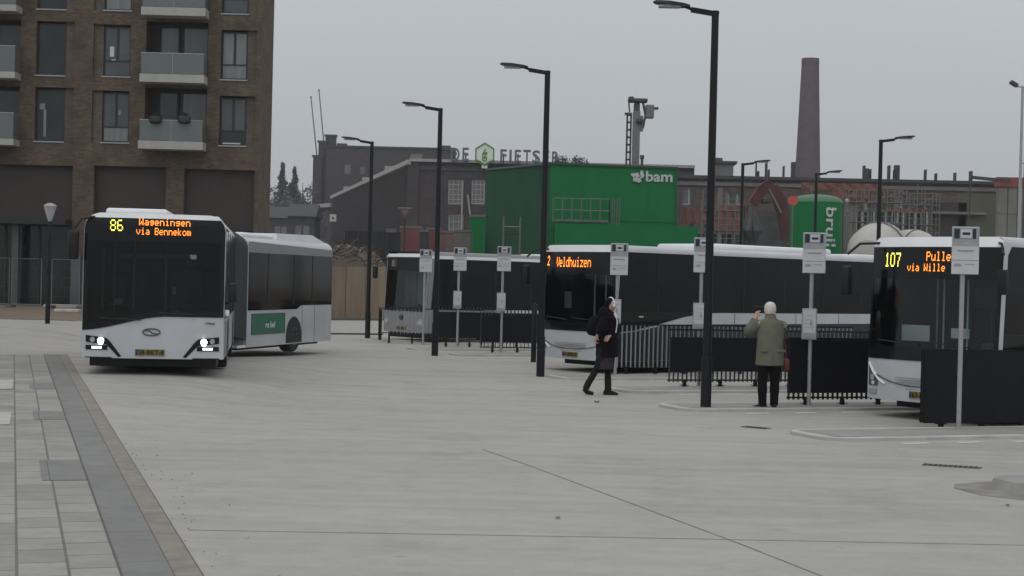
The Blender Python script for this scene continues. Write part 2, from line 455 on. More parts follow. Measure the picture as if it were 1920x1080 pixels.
pav_sheet(-0.18-0.002, 0.0, -8, 30, 0.0085, 'gutter_strip', M['gutter'])
v = 5.3
for v0, v1 in ((5.4, 7.2), (12.2, 13.6), (18.2, 19.6)):
    pav_sheet(-1.0, -0.545, v0, v1, 0.008, mb=mb)
structure(mb, 'grey_slab_band', M['tile_dark'])
mb = MB()
for a, b_, c, d in ((0, 715, 26, 727), (0, 757, 22, 774)):
    p0, p1, p2, p3 = G(a-60, b_, .2), G(c, b_, .2), G(c-3, d, .2), G(a-60, d, .2)
    mb.add([(p.x, p.y, gz(p.x, p.y)+0.012) for p in (p0, p1, p2, p3)], [(0, 1, 2, 3)])
structure(mb, 'white_guide_strips', M['tile_white'])
# thin grime line along the gutter
mb = MB(); pav_sheet(0.0, 0.012, -8, 30, 0.006, mb=mb); pav_sheet(-0.555, -0.542, -8, 30, 0.012, mb=mb)
structure(mb, 'gutter_joint', M['joint'])

# joints sawn in the concrete
def strip_line(mb, pts, w, lift=0.004):
    for a, b_ in zip(pts[:-1], pts[1:]):
        a, b_ = Vector(a), Vector(b_); d = (b_-a).normalized(); nn = Vector((-d.y, d.x))*w/2
        k = max(1, int((b_-a).length/0.8))
        mb.grid(lambda s_, t_: (lambda q: (q.x, q.y, gz(q.x, q.y)+lift))(a + (b_-a)*s_ + nn*(2*t_-1)), k, 1)
def g2(px, py): p = G(px, py); return (p.x, p.y)
mb = MB()
strip_line(mb, [g2(352, 994), g2(1160, 1008), g2(2100, 1026)], 0.016)
strip_line(mb, [g2(905, 843), g2(1000, 876), g2(1380, 1017), g2(1560, 1088)], 0.014)
M['joint_soft'] = mat('joint_soft', (0.20, 0.195, 0.18), 0.9, var=0.35, scale=3)
structure(mb, 'expansion_joints', M['joint_soft'])

# verge of bare soil in front of the flats and on the building site
mb = MB(); mb.grid(lambda a, b_: (-45+34*a, 50.5+1.0*a+24*b_, gz(-45+34*a, 50.5+24*b_)+0.012), 20, 14)
structure(mb, 'soil_verge', M['soil'])
mb = MB(); mb.grid(lambda a, b_: (-14+120*a, 79+250*b_, 0.01), 6, 6)
structure(mb, 'site_ground', M['soil'])
mb = MB()
for py, w, h in ((600, 0.35, 0.10), (627, 0.3, 0.06)):
    a, c = G(606, py), G(716, py+1)
    mb.bar((a.x, a.y, h/2), (c.x, c.y, h/2), w, h)
structure(mb, 'far_kerbs', M['joint'])

# ================================================================== BUS ISLANDS: low kerbed strips with dashed markings
IA = radians(22); iu = Vector((cos(IA), sin(IA))); iv = Vector((-sin(IA), cos(IA)))
def island(px, py, length, wid, dashes=True, name='bus_island'):
    o = G(px, py); o = Vector((o.x, o.y)); kerbh = 0.045
    pts = []
    r = 0.45
    for k in range(7):
        t = -pi/2 - pi/2*k/6
        pts.append((r + r*cos(t), r + r*sin(t)))
    for k in range(7):
        t = pi - pi/2*k/6
        pts.append((r + r*cos(t), wid - r + r*sin(t)))
    pts += [(length, wid), (length, 0)]
    W = lambda a, b_: o + iu*a + iv*b_
    n = len(pts)
    mb = MB()
    mb.add([(*W(a, b_), 0.0) for a, b_ in pts] + [(*W(a, b_), kerbh) for a, b_ in pts],
           [(i, (i+1)%n, (i+1)%n+n, i+n) for i in range(n)] + [tuple(range(n, 2*n))])
    structure(mb, 'island_kerb', M['concrete_light'])
    mb = MB(); mb.add([(*W(max(a, 0.22) if a < 1 else a, min(max(b_, 0.24), wid-0.16)), kerbh+0.004) for a, b_ in pts], [tuple(range(n))])
    structure(mb, 'bus_island', M['island'])
    if dashes:
        mb = MB(); s_ = 0.9
        while s_ < length:
            mb.add([(*W(s_, -0.42), 0.005), (*W(s_+0.45, -0.42), 0.005), (*W(s_+0.45, -0.30), 0.005), (*W(s_, -0.30), 0.005)], [(0,1,2,3)])
            s_ += 0.95
        structure(mb, 'dashed_marking', M['marking'])
ISL = [(1560, 829, 9, 1.4), (1290, 773, 9, 1.4), (1180, 738, 9, 1.5), (1060, 713, 10, 1.4), (862, 668, 10, 1.3), (780, 657, 10, 1.3), (690, 640, 10, 1.3)]
for a in ISL: island(*a)

# slot drains, leaf litter and the kerb tip at the right edge
def slot_drain(x0, y0, x1, y1, label):
    a, c = G(x0, y0), G(x1, y1)
    t = thing('slot_drain', ((a.x+c.x)/2, (a.y+c.y)/2, 0), label, 'drain', 'slot drains in the concrete', atan2(c.y-a.y, c.x-a.x))
    L = (c-a).length
    MB().box(-L/2, L/2, -0.11, 0.11, 0.001, 0.006).build('frame', M['joint'], t)
    mb = MB()
    for i in range(int(L/0.06)): mb.box(-L/2+0.02+i*0.06, -L/2+0.05+i*0.06, -0.08, 0.08, 0.004, 0.010)
    mb.build('grate', M['plastic'], t)
slot_drain(1730, 871, 1840, 878, 'longer dark slot drain in the concrete in front of the bus showing 107')
slot_drain(1394, 800, 1440, 804, 'short dark slot drain in the concrete near the man in the olive coat')
mb = MB(); o = G(1852, 915); 
prof = [(0, 0), (0.12, -0.45), (0.5, -0.75), (1.1, -0.95), (3, -1.3), (3, 1.2), (1.2, 0.75), (0.5, 0.55), (0.1, 0.3)]
n = len(prof)
mb.add([(o.x+a, o.y+b_*0.9, 0) for a, b_ in prof] + [(o.x+0.06+a*0.97, o.y+b_*0.82, 0.11) for a, b_ in prof],
       [(i, (i+1)%n, (i+1)%n+n, i+n) for i in range(n)] + [tuple(range(n, 2*n))])
structure(mb, 'kerb_tip', M['island'])
mb = MB(); mb.add([(o.x-0.4+a*1.1, o.y-0.1+b_*1.2, 0.003) for a, b_ in prof], [tuple(range(n))]); structure(mb, 'kerb_tip_grime', M['joint_soft'])
M['leaf'] = mat('dead_leaf', (0.10, 0.05, 0.035), 0.8, var=0.3, scale=20)
for px, py, w, lb in ((1119, 755, 0.07, 'curled red brown leaf lying near the walking woman'), (1046, 973, 0.03, 'small dark scrap on the concrete in the foreground'),
                      (570, 687, 0.06, 'dark scrap on the concrete right of the articulated bus'), (1889, 949, 0.03, 'small dark scrap by the kerb tip at the right edge')):
    p = G(px, py); mb = MB()
    mb.grid(lambda a, b_: (p.x + w*1.6*(a-.5)*(1-.6*abs(b_-.5)*2), p.y + w*(b_-.5)*2, 0.008 + w*0.6*(a-.5)**2*2 + 0.3*w*(b_-.5)**2), 4, 4)
    tag(mb.build('leaf_scrap', M['leaf']), lb, 'litter', 'scraps of litter on the concrete')
mb = MB(); random.seed(3)
for i in range(50):
    u = abs(random.gauss(0, 0.28)); vv = random.uniform(-1, 9); q = pav(u+0.02, vv, 0.002); r = random.uniform(0.004, 0.009)
    mb.add([(q[0]-r, q[1]-r, q[2]), (q[0]+r, q[1]-r*.6, q[2]), (q[0]+r*.7, q[1]+r, q[2]), (q[0]-r*.5, q[1]+r*.8, q[2]+r)], [(0,1,2,3)])
tag(mb.build('grit', M['dirt']), 'scattered grit and crumbs along the gutter', 'grit', kind='stuff')
# ================================================================== BUSES
FONT = {'8':'0E11110E11110E','6':'0E10101E11110E','2':'0E11010204081F','1':'040C040404040E','0':'0E11111111110E','7':'1F010202040404',
 'W':'11111115151B11','B':'1E11111E11111E','V':'11111111110A04','P':'1E11111E101010','a':'00000E010F110F','g':'00000F110F010E',
 'e':'00000E111F100E','n':'00001E11111111','i':'04000C0404040E','v':'00001111110A04','k':'10101214181412','o':'00000E1111110E',
 'm':'00001A15151515','l':'0C04040404040E','d':'01010F1111110F','h':'10101E11111111','u':'0000111111130D','z':'00001F0204081F',
 't':'08081E08080906','r':'00001619101010','-':'0000001F000000',' ':'00000000000000'}
class BusForm:
    def __init__(s, hw=1.275, zt=2.95, zb=0.28, rt=0.22, bow=0.16, rake=0.05, inset=0.05):
        s.hw, s.zt, s.zb, s.rt, s.bow, s.rake, s.hwf = hw, zt, zb, rt, bow, rake, hw-inset
    def F(s, x, z): return s.bow*(abs(x)/s.hw)**2.4 + s.rake*max(0, z-1.0) + 0.25*max(0, z-(s.zt-0.16))
    def xl(s, z, hw=None):
        hw = hw or s.hwf
        t = z-(s.zt-s.rt)
        return hw if t <= 0 else hw - s.rt + sqrt(max(0, s.rt**2 - t*t))
    def outline(s, hw, zt=None):
        zt = zt or s.zt; r = s.rt
        pts = [(-hw, s.zb)] + [(-hw, s.zb+(zt-r-s.zb)*k/6) for k in range(1, 7)]
        pts += [(-hw+r-r*cos(pi/2*k/6), zt-r+r*sin(pi/2*k/6)) for k in range(1, 7)]
        return pts + [(-x, z) for x, z in pts[::-1]]
    def shell(s, L, xf=None, m=None, nose=True, y0=0.0):
        mb = MB(xf)
        R = []
        if nose:
            R.append([(x, s.F(x, z), z) for x, z in s.outline(s.hwf)])
            R.append([(x, s.F(x*s.hwf/(s.hw-.015), z)+0.03, z) for x, z in s.outline(s.hw-0.012)])
            R.append([(x, s.F(x*s.hwf/s.hw, z)+0.05, z) for x, z in s.outline(s.hw)])
        else:
            R.append([(x, y0, z) for x, z in s.outline(s.hw)])
        R.append([(x, L, z) for x, z in s.outline(s.hw)])
        n = len(R[0])
        vs = [p for r in R for p in r]
        fs = [(i*n+k, i*n+(k+1)%n, (i+1)*n+(k+1)%n, (i+1)*n+k) for i in range(len(R)-1) for k in range(n)]
        fs.append(tuple((len(R)-1)*n+k for k in range(n)))
        if not nose: fs.append(tuple(range(n)))
        mb.add(vs, fs); return mb
    def panel(s, z0, z1, u0=-1, u1=1, off=0.012, nu=24, nv=6, xf=None, mb=None):
        """skin on the nose between heights z0(u)..z1(u); u is -1..1 across"""
        f0 = z0 if callable(z0) else (lambda u: z0); f1 = z1 if callable(z1) else (lambda u: z1)
        mb = mb or MB(xf)
        def pt(a, b):
            u = u0+(u1-u0)*a; z = f0(u)+(f1(u)-f0(u))*b
            x = u*s.xl(z); return (x, s.F(x, z)-off, z)
        mb.grid(pt, nu, nv)
        # returned edges so the panel has thickness
        for edge in ([pt(i/nu, 0) for i in range(nu+1)], [pt(i/nu, 1) for i in range(nu+1)]):
            mb.add(edge + [(x, y+off+0.01, z) for x, y, z in edge], [(i, i+1, i+nu+2, i+nu+1) for i in range(nu)])
        return mb
    def decal(s, poly, off=0.016, mb=None, thick=0.012):
        """small flat polygon (x,z list) following the nose, with thickness"""
        mb = mb or MB(); n = len(poly)
        a = [(x, s.F(x, z)-off-thick, z) for x, z in poly]; b = [(x, s.F(x, z)+0.002, z) for x, z in poly]
        mb.add(a+b, [tuple(range(n))] + [(i, (i+1)%n, (i+1)%n+n, i+n) for i in range(n)]); return mb
    def led(s, txt, x0, z0, px, pz, off=0.024, mb=None):
        mb = mb or MB()
        for ci, ch in enumerate(txt):
            rows = [int(FONT[ch][k*2:k*2+2], 16) for k in range(7)]
            for r in range(7):
                for c in range(5):
                    if rows[r] >> (4-c) & 1:
                        x = x0 + (ci*6+c)*px; z = z0 + (6-r)*pz
                        y = s.F(x, z)-off
                        mb.add([(x, y, z), (x+px*.8, y, z), (x+px*.8, y, z+pz*.8), (x, y, z+pz*.8)], [(0,1,2,3)])
        return mb
def ellipse(cx, cz, rx, rz, n=16): return [(cx+rx*cos(2*pi*k/n), cz+rz*sin(2*pi*k/n)) for k in range(n)]
def rectp(x0, z0, x1, z1): return [(x0, z0), (x1, z0), (x1, z1), (x0, z1)]
def side_panel(poly, hw, xf=None, sides=(-1, 1), t=0.006, mb=None):
    mb = mb or MB(xf)
    for sd in sides:
        x0, x1 = sd*(hw-0.004), sd*(hw+t)
        mb.prismx(poly, min(x0, x1), max(x0, x1))
    return mb
def wheel(root, x, y, sd, hw, r=0.48, xf=None, name='wheel', z0=0.0):
    xf = xf or Matrix.Identity(4)
    mb = MB(xf)
    ring = lambda rr, xx: [(xx, y+rr*cos(2*pi*k/24), z0+r+rr*sin(2*pi*k/24)) for k in range(24)]
    xo = sd*(hw-0.005); xi = sd*(hw-0.30)
    mb.rings([ring(r*.62, xi), ring(r*.95, xi), ring(r, xi+sd*.05), ring(r, xo-sd*.04), ring(r*.95, xo), ring(r*.62, xo)])
    w = mb.build(name, M['rubber'], root, smooth=True)
    mb = MB(xf)
    mb.rings([ring(r*.60, xo-sd*.01), ring(r*.60, xo+sd*.006), ring(r*.50, xo-sd*.03), ring(r*.22, xo-sd*.01), ring(r*.18, xo+sd*.01), ring(r*.02, xo+sd*.01)])
    for k in range(8):
        t = 2*pi*k/8
        mb.ell((xo+sd*.008, y+r*.36*cos(t), z0+r+r*.36*sin(t)), .02, .02, .02, 6, 4)
    mb.build('rim', M['rim'], w, smooth=True)
def arch(root, y, hw, r=0.58, sides=(-1, 1), xf=None, zb=0.28, z0=0.0):
    pts = [(y-r, zb+z0-.01)] + [(y-r*cos(pi*k/12), z0+max(zb, 0.44+r*.98*sin(pi*k/12))) for k in range(13)] + [(y+r, zb+z0-.01)]
    for sd in sides: side_panel(pts, hw, xf, (sd,), t=0.010).build('wheel_arch', M['plastic'], root)
def plate(root, form, x, z, txt, w=0.52, h=0.11):
    p = form.decal(rectp(x-w/2, z-h/2, x+w/2, z+h/2)).build('number_plate', M['plate'], root)
    form.decal(rectp(x-w/2+.004, z-h/2+.004, x-w/2+.045, z+h/2-.004), off=0.020).build('country_strip', M['plateblue'], p)
    mb = MB(); text_mesh(mb, txt, h*1.05, (x+0.02, form.F(x, z)-0.034, z-h*.34), (1,0,0), (0,0,1), 0.004, 0.001, 'CENTER')
    mb.build('plate_letters', M['plastic'], p)
def bus_inside(root, form, L=3.2, floor=0.85, extras=()):
    hw = form.hw-0.06
    mb = MB()                                   # dark lined driver's area behind the windscreen
    for x0, x1, y0, y1, z0, z1 in ((-hw, hw, .3, L, floor-.05, floor), (-hw, hw, L, L+.04, floor, form.zt-.1), (-hw, -hw+.02, .32, L, floor, form.zt-.25),
                                   (hw-.02, hw, .32, L, floor, form.zt-.25), (-hw+.1, hw-.1, .35, L, form.zt-.27, form.zt-.23)):
        mb.box(x0, x1, y0, y1, z0, z1)
    mb.build('cabin_lining', M['interior'], root)
    mb = MB(); mb.bbox(-hw+.05, hw-.05, .26, .62, floor, 1.16, .06); mb.build('dashboard', M['plastic'], root, True)
    mb = MB(); c = Vector((0.62, .78, 1.2))
    ringp = [c + Vector((.22*cos(t), .12*sin(t), .19*sin(t))) for t in [2*pi*k/20 for k in range(21)]]
    mb.tube(ringp, .016, 6, False); mb.bar(c-Vector((.2, 0, 0)), c+Vector((.2, 0, 0)), .03, .02); mb.bar(c, c-Vector((0, .2, .3)), .05, .05)
    mb.build('steering_wheel', M['plastic'], root)
    mb = MB(); mb.bbox(.37, .87, 1.05, 1.5, 1.15, 1.3, .05); mb.bbox(.39, .85, 1.45, 1.58, 1.3, 1.95, .05); mb.bbox(.5, .74, 1.47, 1.56, 1.97, 2.17, .04)
    mb.build('driver_seat', M['grille'], root, True)
    mb = MB(); mb.box(.2, hw-.05, 1.8, 1.83, floor, 1.9); mb.build('partition', M['intgrey'], root)
    for x, y in ((-.45, 1.2), (.15, 1.0), (-.85, 1.6)):
        MB().tube([(x, y, floor), (x, y, form.zt-.28)], .018, 8).build('handrail', M['intlight'], root)
    mb = MB()
    for x in (-.9, -.45, .1, .55): mb.bbox(x-.2, x+.2, 2.4, 2.52, 1.2, 1.85, .05)
    mb.build('seat_row', M['navy'], root)
    for (x0, z0, x1, z1, y, m_) in extras:
        MB().box(x0, x1, y, y+.01, z0, z1).build('interior_panel', M[m_], root)
def wiper(root, form, x0, z0, x1, z1):
    n = 8; a = [(x0+(x1-x0)*k/n, z0+(z1-z0)*k/n) for k in range(n+1)]
    MB().tube([(x, form.F(x, z)-.045, z) for x, z in a], .011, 6).build('wiper', M['plastic'], root)
def mirror(root, arm, c, s_=(.10, .13, .34), m='plastic', name='mirror'):
    r = MB().bbox(c[0]-s_[0], c[0]+s_[0], c[1]-s_[1]/2, c[1]+s_[1]/2, c[2]-s_[2]/2, c[2]+s_[2]/2, .04).build(name, M[m], root, True)
    MB().tube(arm, .022, 8).build('mirror_arm', M['plastic'], r)

# ------------------------------------------------------------ articulated bus, line 86
f86 = P(288, 540, 29.1)
B86T = radians(8.6)
A = thing('articulated_bus', (f86.x, f86.y, 0.27), 'white articulated bus with lit headlights showing 86, turning past the brick flats', 'bus', rz=B86T)
fm = BusForm(zt=2.93, zb=0.29, rt=0.30, bow=0.13, rake=0.03, inset=0.015)
L1 = 8.3
fm.shell(L1).build('front_body', M['white'], A, True)
wlo = lambda u: 0.79 + 0.27*ss((u+1.05)/1.25)
gl = lambda u: wlo(u)+0.10
fm.panel(0.29, wlo, off=0.0, nv=8).build('front_panel', M['white'], A, True)
fm.panel(wlo, gl, off=0.014, nv=2).build('cowl', M['black'], A, True)
fm.panel(gl, 2.42, -.94, .94, off=0.010).build('windscreen', M['wsglass_dark'], A, True)
fm.panel(gl, 2.42, -1, -.94, off=0.013, nu=3).build('windscreen_pillar', M['black'], A, True)
fm.panel(gl, 2.42, .94, 1, off=0.013, nu=3).build('windscreen_pillar', M['black'], A, True)
hd = fm.panel(2.42, 2.84, off=0.014).build('header', M['black'], A, True)
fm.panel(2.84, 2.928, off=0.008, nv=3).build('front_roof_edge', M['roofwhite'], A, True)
fm.led('86', -0.80, 2.60, 0.021, 0.030).build('line_number', M['ledyellow'], hd)
fm.led('Wageningen', -0.285, 2.715, 0.0155, 0.0185).build('destination_text', M['ledamber'], hd)
fm.led('via Bennekom', -0.33, 2.545, 0.0137, 0.0185).build('destination_text', M['ledamber'], hd)
bus_inside(A, fm, extras=((-.75, 1.25, -.6, 1.36, .62, 'intlight'), (.3, 1.45, .36, 1.6, .64, 'intlight'), (-.98, 1.0, -.93, 2.3, .5, 'intgrey')))
wiper(A, fm, -.2, .99, -.95, 1.02); wiper(A, fm, .75, 1.10, .1, 1.13)
MB().box(-.62, .75, .05, .07, 2.12, 2.2).build('sun_blind', M['intgrey'], A)
# black lamp surrounds, lamps, DRLs, diagonal creases, badge
for sd in (-1, 1):
    X = lambda a: sd*a
    o_ = fm.decal([(X(1.19), .58), (X(.80), .53), (X(.74), .58), (X(.82), .655), (X(1.19), .70)], off=.006).build('headlight', M['black'], A)
    fm.decal(ellipse(X(.92), .60, .055, .062), off=.016).build('headlamp_lens', M['headlamp'], o_)
    fm.decal(ellipse(X(1.07), .62, .045, .05), off=.016).build('indicator_lens', M['lampglass'], o_)
    o_ = fm.decal([(X(1.19), .44), (X(.80), .44), (X(.80), .52), (X(1.19), .52)], off=.006).build('daylight_lamp', M['black'], A)
    fm.decal([(X(1.08), .457), (X(.90), .457), (X(.90), .500), (X(1.08), .500)], off=.012).build('lamp_strip', M['drl'], o_)
    fm.decal([(X(.84), .56), (X(.76), .60), (X(.55), .33), (X(.60), .31)], off=.004, thick=.006).build('crease', M['black'], A)
    MB().tube([(X(1.20), fm.F(1.2, .4)-.0, .30), (X(.72), fm.F(.72, .3)-.012, .30)], .012, 6).build('bumper_seam', M['plastic'], A)
fm.decal([(-1.15, .555), (.75, .565), (.75, .558), (-.75, .548)], off=.003, thick=.004).build('panel_gap', M['grille'], A)
m_ = MB(); cx, cz = -.02, .775
for rx, rz in ((.155, .062),):
    pts = [(cx+rx*cos(2*pi*k/24), fm.F(cx, cz)-.012, cz+rz*sin(2*pi*k/24)) for k in range(25)]
    m_.tube(pts, .011, 6, False)
m_.tube([(cx-.12, fm.F(0, cz)-.012, cz+.03), (cx-.02, fm.F(0, cz)-.012, cz+.02), (cx+.02, fm.F(0, cz)-.012, cz-.02), (cx+.12, fm.F(0, cz)-.012, cz-.03)], .011, 6)
m_.build('oval_badge', M['grille'], A)
m_ = MB(); text_mesh(m_, 'Urbino', .062, (.93, fm.F(1, .97)-.012, .93), (1, .12, 0), (0,0,1), .006, .001); m_.build('model_lettering', M['grille'], A)
plate(A, fm, -.04, .405, '58-BKT-8')
MB().box(-1.14, 1.14, .35, 1.6, .13, .30).build('underbody_shade', M['plastic'], A)  # dark block added to deepen the shade under the nose
MB().box(-1.0, 1.0, 1.6, L1-.2, .14, .32).build('chassis', M['plastic'], A)  # box hung low so the gap below the bus stays dark
side_panel([(.185, 1.02), (L1-.05, 1.02), (L1-.05, 2.70), (.25, 2.70)], fm.hw).build('side_windows', M['sideglass'], A)
for y in (1.45, 2.9, 4.5, 6.1, 7.4):
    for sd in (-1, 1): side_panel([(y, 1.04), (y+.05, 1.04), (y+.05, 2.68), (y, 2.68)], fm.hw+.004, sides=(sd,), t=.008).build('window_post', M['plastic'], A)
for y in (.5, 1.7, 3.9, 5.6, 7.2):
    for sd in (-1, 1): side_panel([(y, .31), (y+.02, .31), (y+.02, 1.0), (y, 1.0)], fm.hw, sides=(sd,), t=.004).build('skirt_seam', M['grille'], A)
side_panel([(.45, .30), (1.5, .30), (1.5, .98), (.45, .98)], fm.hw, sides=(1,), t=.012).build('side_hatch', M['silver'], A)
for sd in (-1, 1):
    wheel(A, sd, 2.7, sd, fm.hw, .47); wheel(A, sd, 7.0, sd, fm.hw, .47)
arch(A, 2.7, fm.hw); arch(A, 7.0, fm.hw)
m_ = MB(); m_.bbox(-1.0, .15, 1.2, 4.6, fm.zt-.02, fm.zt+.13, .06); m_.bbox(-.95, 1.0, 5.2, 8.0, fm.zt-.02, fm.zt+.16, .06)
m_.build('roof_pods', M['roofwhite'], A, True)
mirror(A, [(-1.05, .2, 2.86), (-1.3, .02, 2.80), (-1.42, -.05, 2.62)], (-1.43, -.02, 2.32), (.09, .16, .52))
mirror(A, [(1.22, .3, 1.35), (1.34, .22, 1.32), (1.40, .18, 1.4)], (1.42, .18, 1.52), (.075, .16, .36))
MB().bbox(1.27, 1.36, .20, .34, 1.08, 1.2, .03).build('marker_bracket', M['roofwhite'], A, True)
# bellows and rear section (bent at the joint)
J = Vector((0, L1+1.0, 0)); BEND = radians(-23)
RX = Matrix.Translation(J + Vector((0, 0, -.16))) @ Matrix.Rotation(BEND, 4, 'Z')
rm = BusForm(zt=2.95, zb=.24, rt=.28)
m_ = MB(); R = []
NF = 23
for i in range(NF+1):
    t = i/NF; ang = BEND*t
    c = Vector((0, L1, 0)).lerp(J + Vector((1.0*sin(-BEND), 1.0*cos(BEND), -.16)), t) + Vector((0, 0, 0))
    k = .965 if i % 2 else 1.0
    rr = []
    for x, z in BusForm(zt=2.98, zb=.42, rt=.35).outline(1.26*k): 
        rr.append(c + Matrix.Rotation(ang, 3, 'Z') @ Vector((x, 0, z if z < 1 else z-.0*(1-k))))
    R.append(rr)
m_.rings(R); m_.build('bellows', M['bellows'], A)
LR = 6.7; y0 = .98
rb = rm.shell(LR, RX, nose=False, y0=y0).build('rear_body', M['white'], A, True)
side_panel([(y0+.03, 1.14), (y0+3.15, 1.14), (y0+3.5, 1.24), (LR-.02, 1.24), (LR-.02, 2.56), (y0+.03, 2.56)], rm.hw, RX).build('side_windows', M['sideglass'], rb)
side_panel([(y0+.03, 2.561), (LR-.02, 2.561), (LR-.02, 2.74), (y0+.03, 2.83)], rm.hw, RX).build('upper_side_band', M['silver'], rb)
for sd in (-1, 1):
    for y in (y0+1.2, y0+2.9, y0+4.2): side_panel([(y, 1.26), (y+.05, 1.26), (y+.05, 2.55), (y, 2.55)], rm.hw+.004, RX, (sd,), t=.008).build('window_post', M['plastic'], rb)
    for y in (y0+3.55, y0+4.45): side_panel([(y, .26), (y+.02, .26), (y+.02, 1.22), (y, 1.22)], rm.hw, RX, (sd,), t=.004).build('skirt_seam', M['grille'], rb)
arch(A, y0+3.0, rm.hw, r=.52, xf=RX)
for sd in (-1, 1): wheel(A, sd, y0+3.05, sd, rm.hw, .47, RX, z0=.02)
MB(RX).box(-1.0, 1.0, y0+.1, LR-.3, .16, .30).build('rear_chassis', M['plastic'], A)
MB(RX).box(.9, 1.26, y0-.5, y0+.9, .24, .30).build('joint_step', M['roofwhite'], A)
m_ = MB(RX)
m_.bbox(-1.08, 1.08, y0+.05, y0+2.0, rm.zt-.04, rm.zt+.10, .05)
sec = [(y0+2.15, rm.zt-.04), (y0+2.15, rm.zt+.14), (y0+4.6, rm.zt+.17), (LR-.1, rm.zt-.02), (LR-.06, rm.zt-.06)]
m_.prismx(sec, -1.1, 1.1); m_.build('rear_roof_pods', M['roofwhite'], A)
m_ = MB(RX); m_.box(rm.hw+.002, rm.hw+.012, y0+.28, y0+2.35, .56, 1.04); ad = m_.build('poster_panel', M['adgreen'], A)
m_ = MB(RX)
for a_, b_, c_, d_ in ((y0+.26, y0+2.37, .54, .56), (y0+.26, y0+2.37, 1.04, 1.06), (y0+.26, y0+.28, .56, 1.04), (y0+2.35, y0+2.37, .56, 1.04)): m_.box(rm.hw+.001, rm.hw+.018, a_, b_, c_, d_)
m_.build('poster_frame', M['grille'], ad)
m_ = MB(RX); text_mesh(m_, 're bel', .22, (rm.hw+.016, y0+1.1, .70), (0,1,0), (0,0,1), .004, .004, sx=1.2); m_.build('poster_lettering', M['intlight'], ad)
# rear end
m_ = MB(RX); m_.box(-1.1, 1.1, LR, LR+.02, 1.5, 2.5); m_.build('rear_window', M['sideglass'], rb)
m_ = MB(RX)
for sd in (-1, 1): m_.box(sd*1.15-.06, sd*1.15+.06, LR, LR+.03, .7, 1.25)
m_.build('tail_lamps', mat('tail_red', (.3, .01, .01), .3), rb)

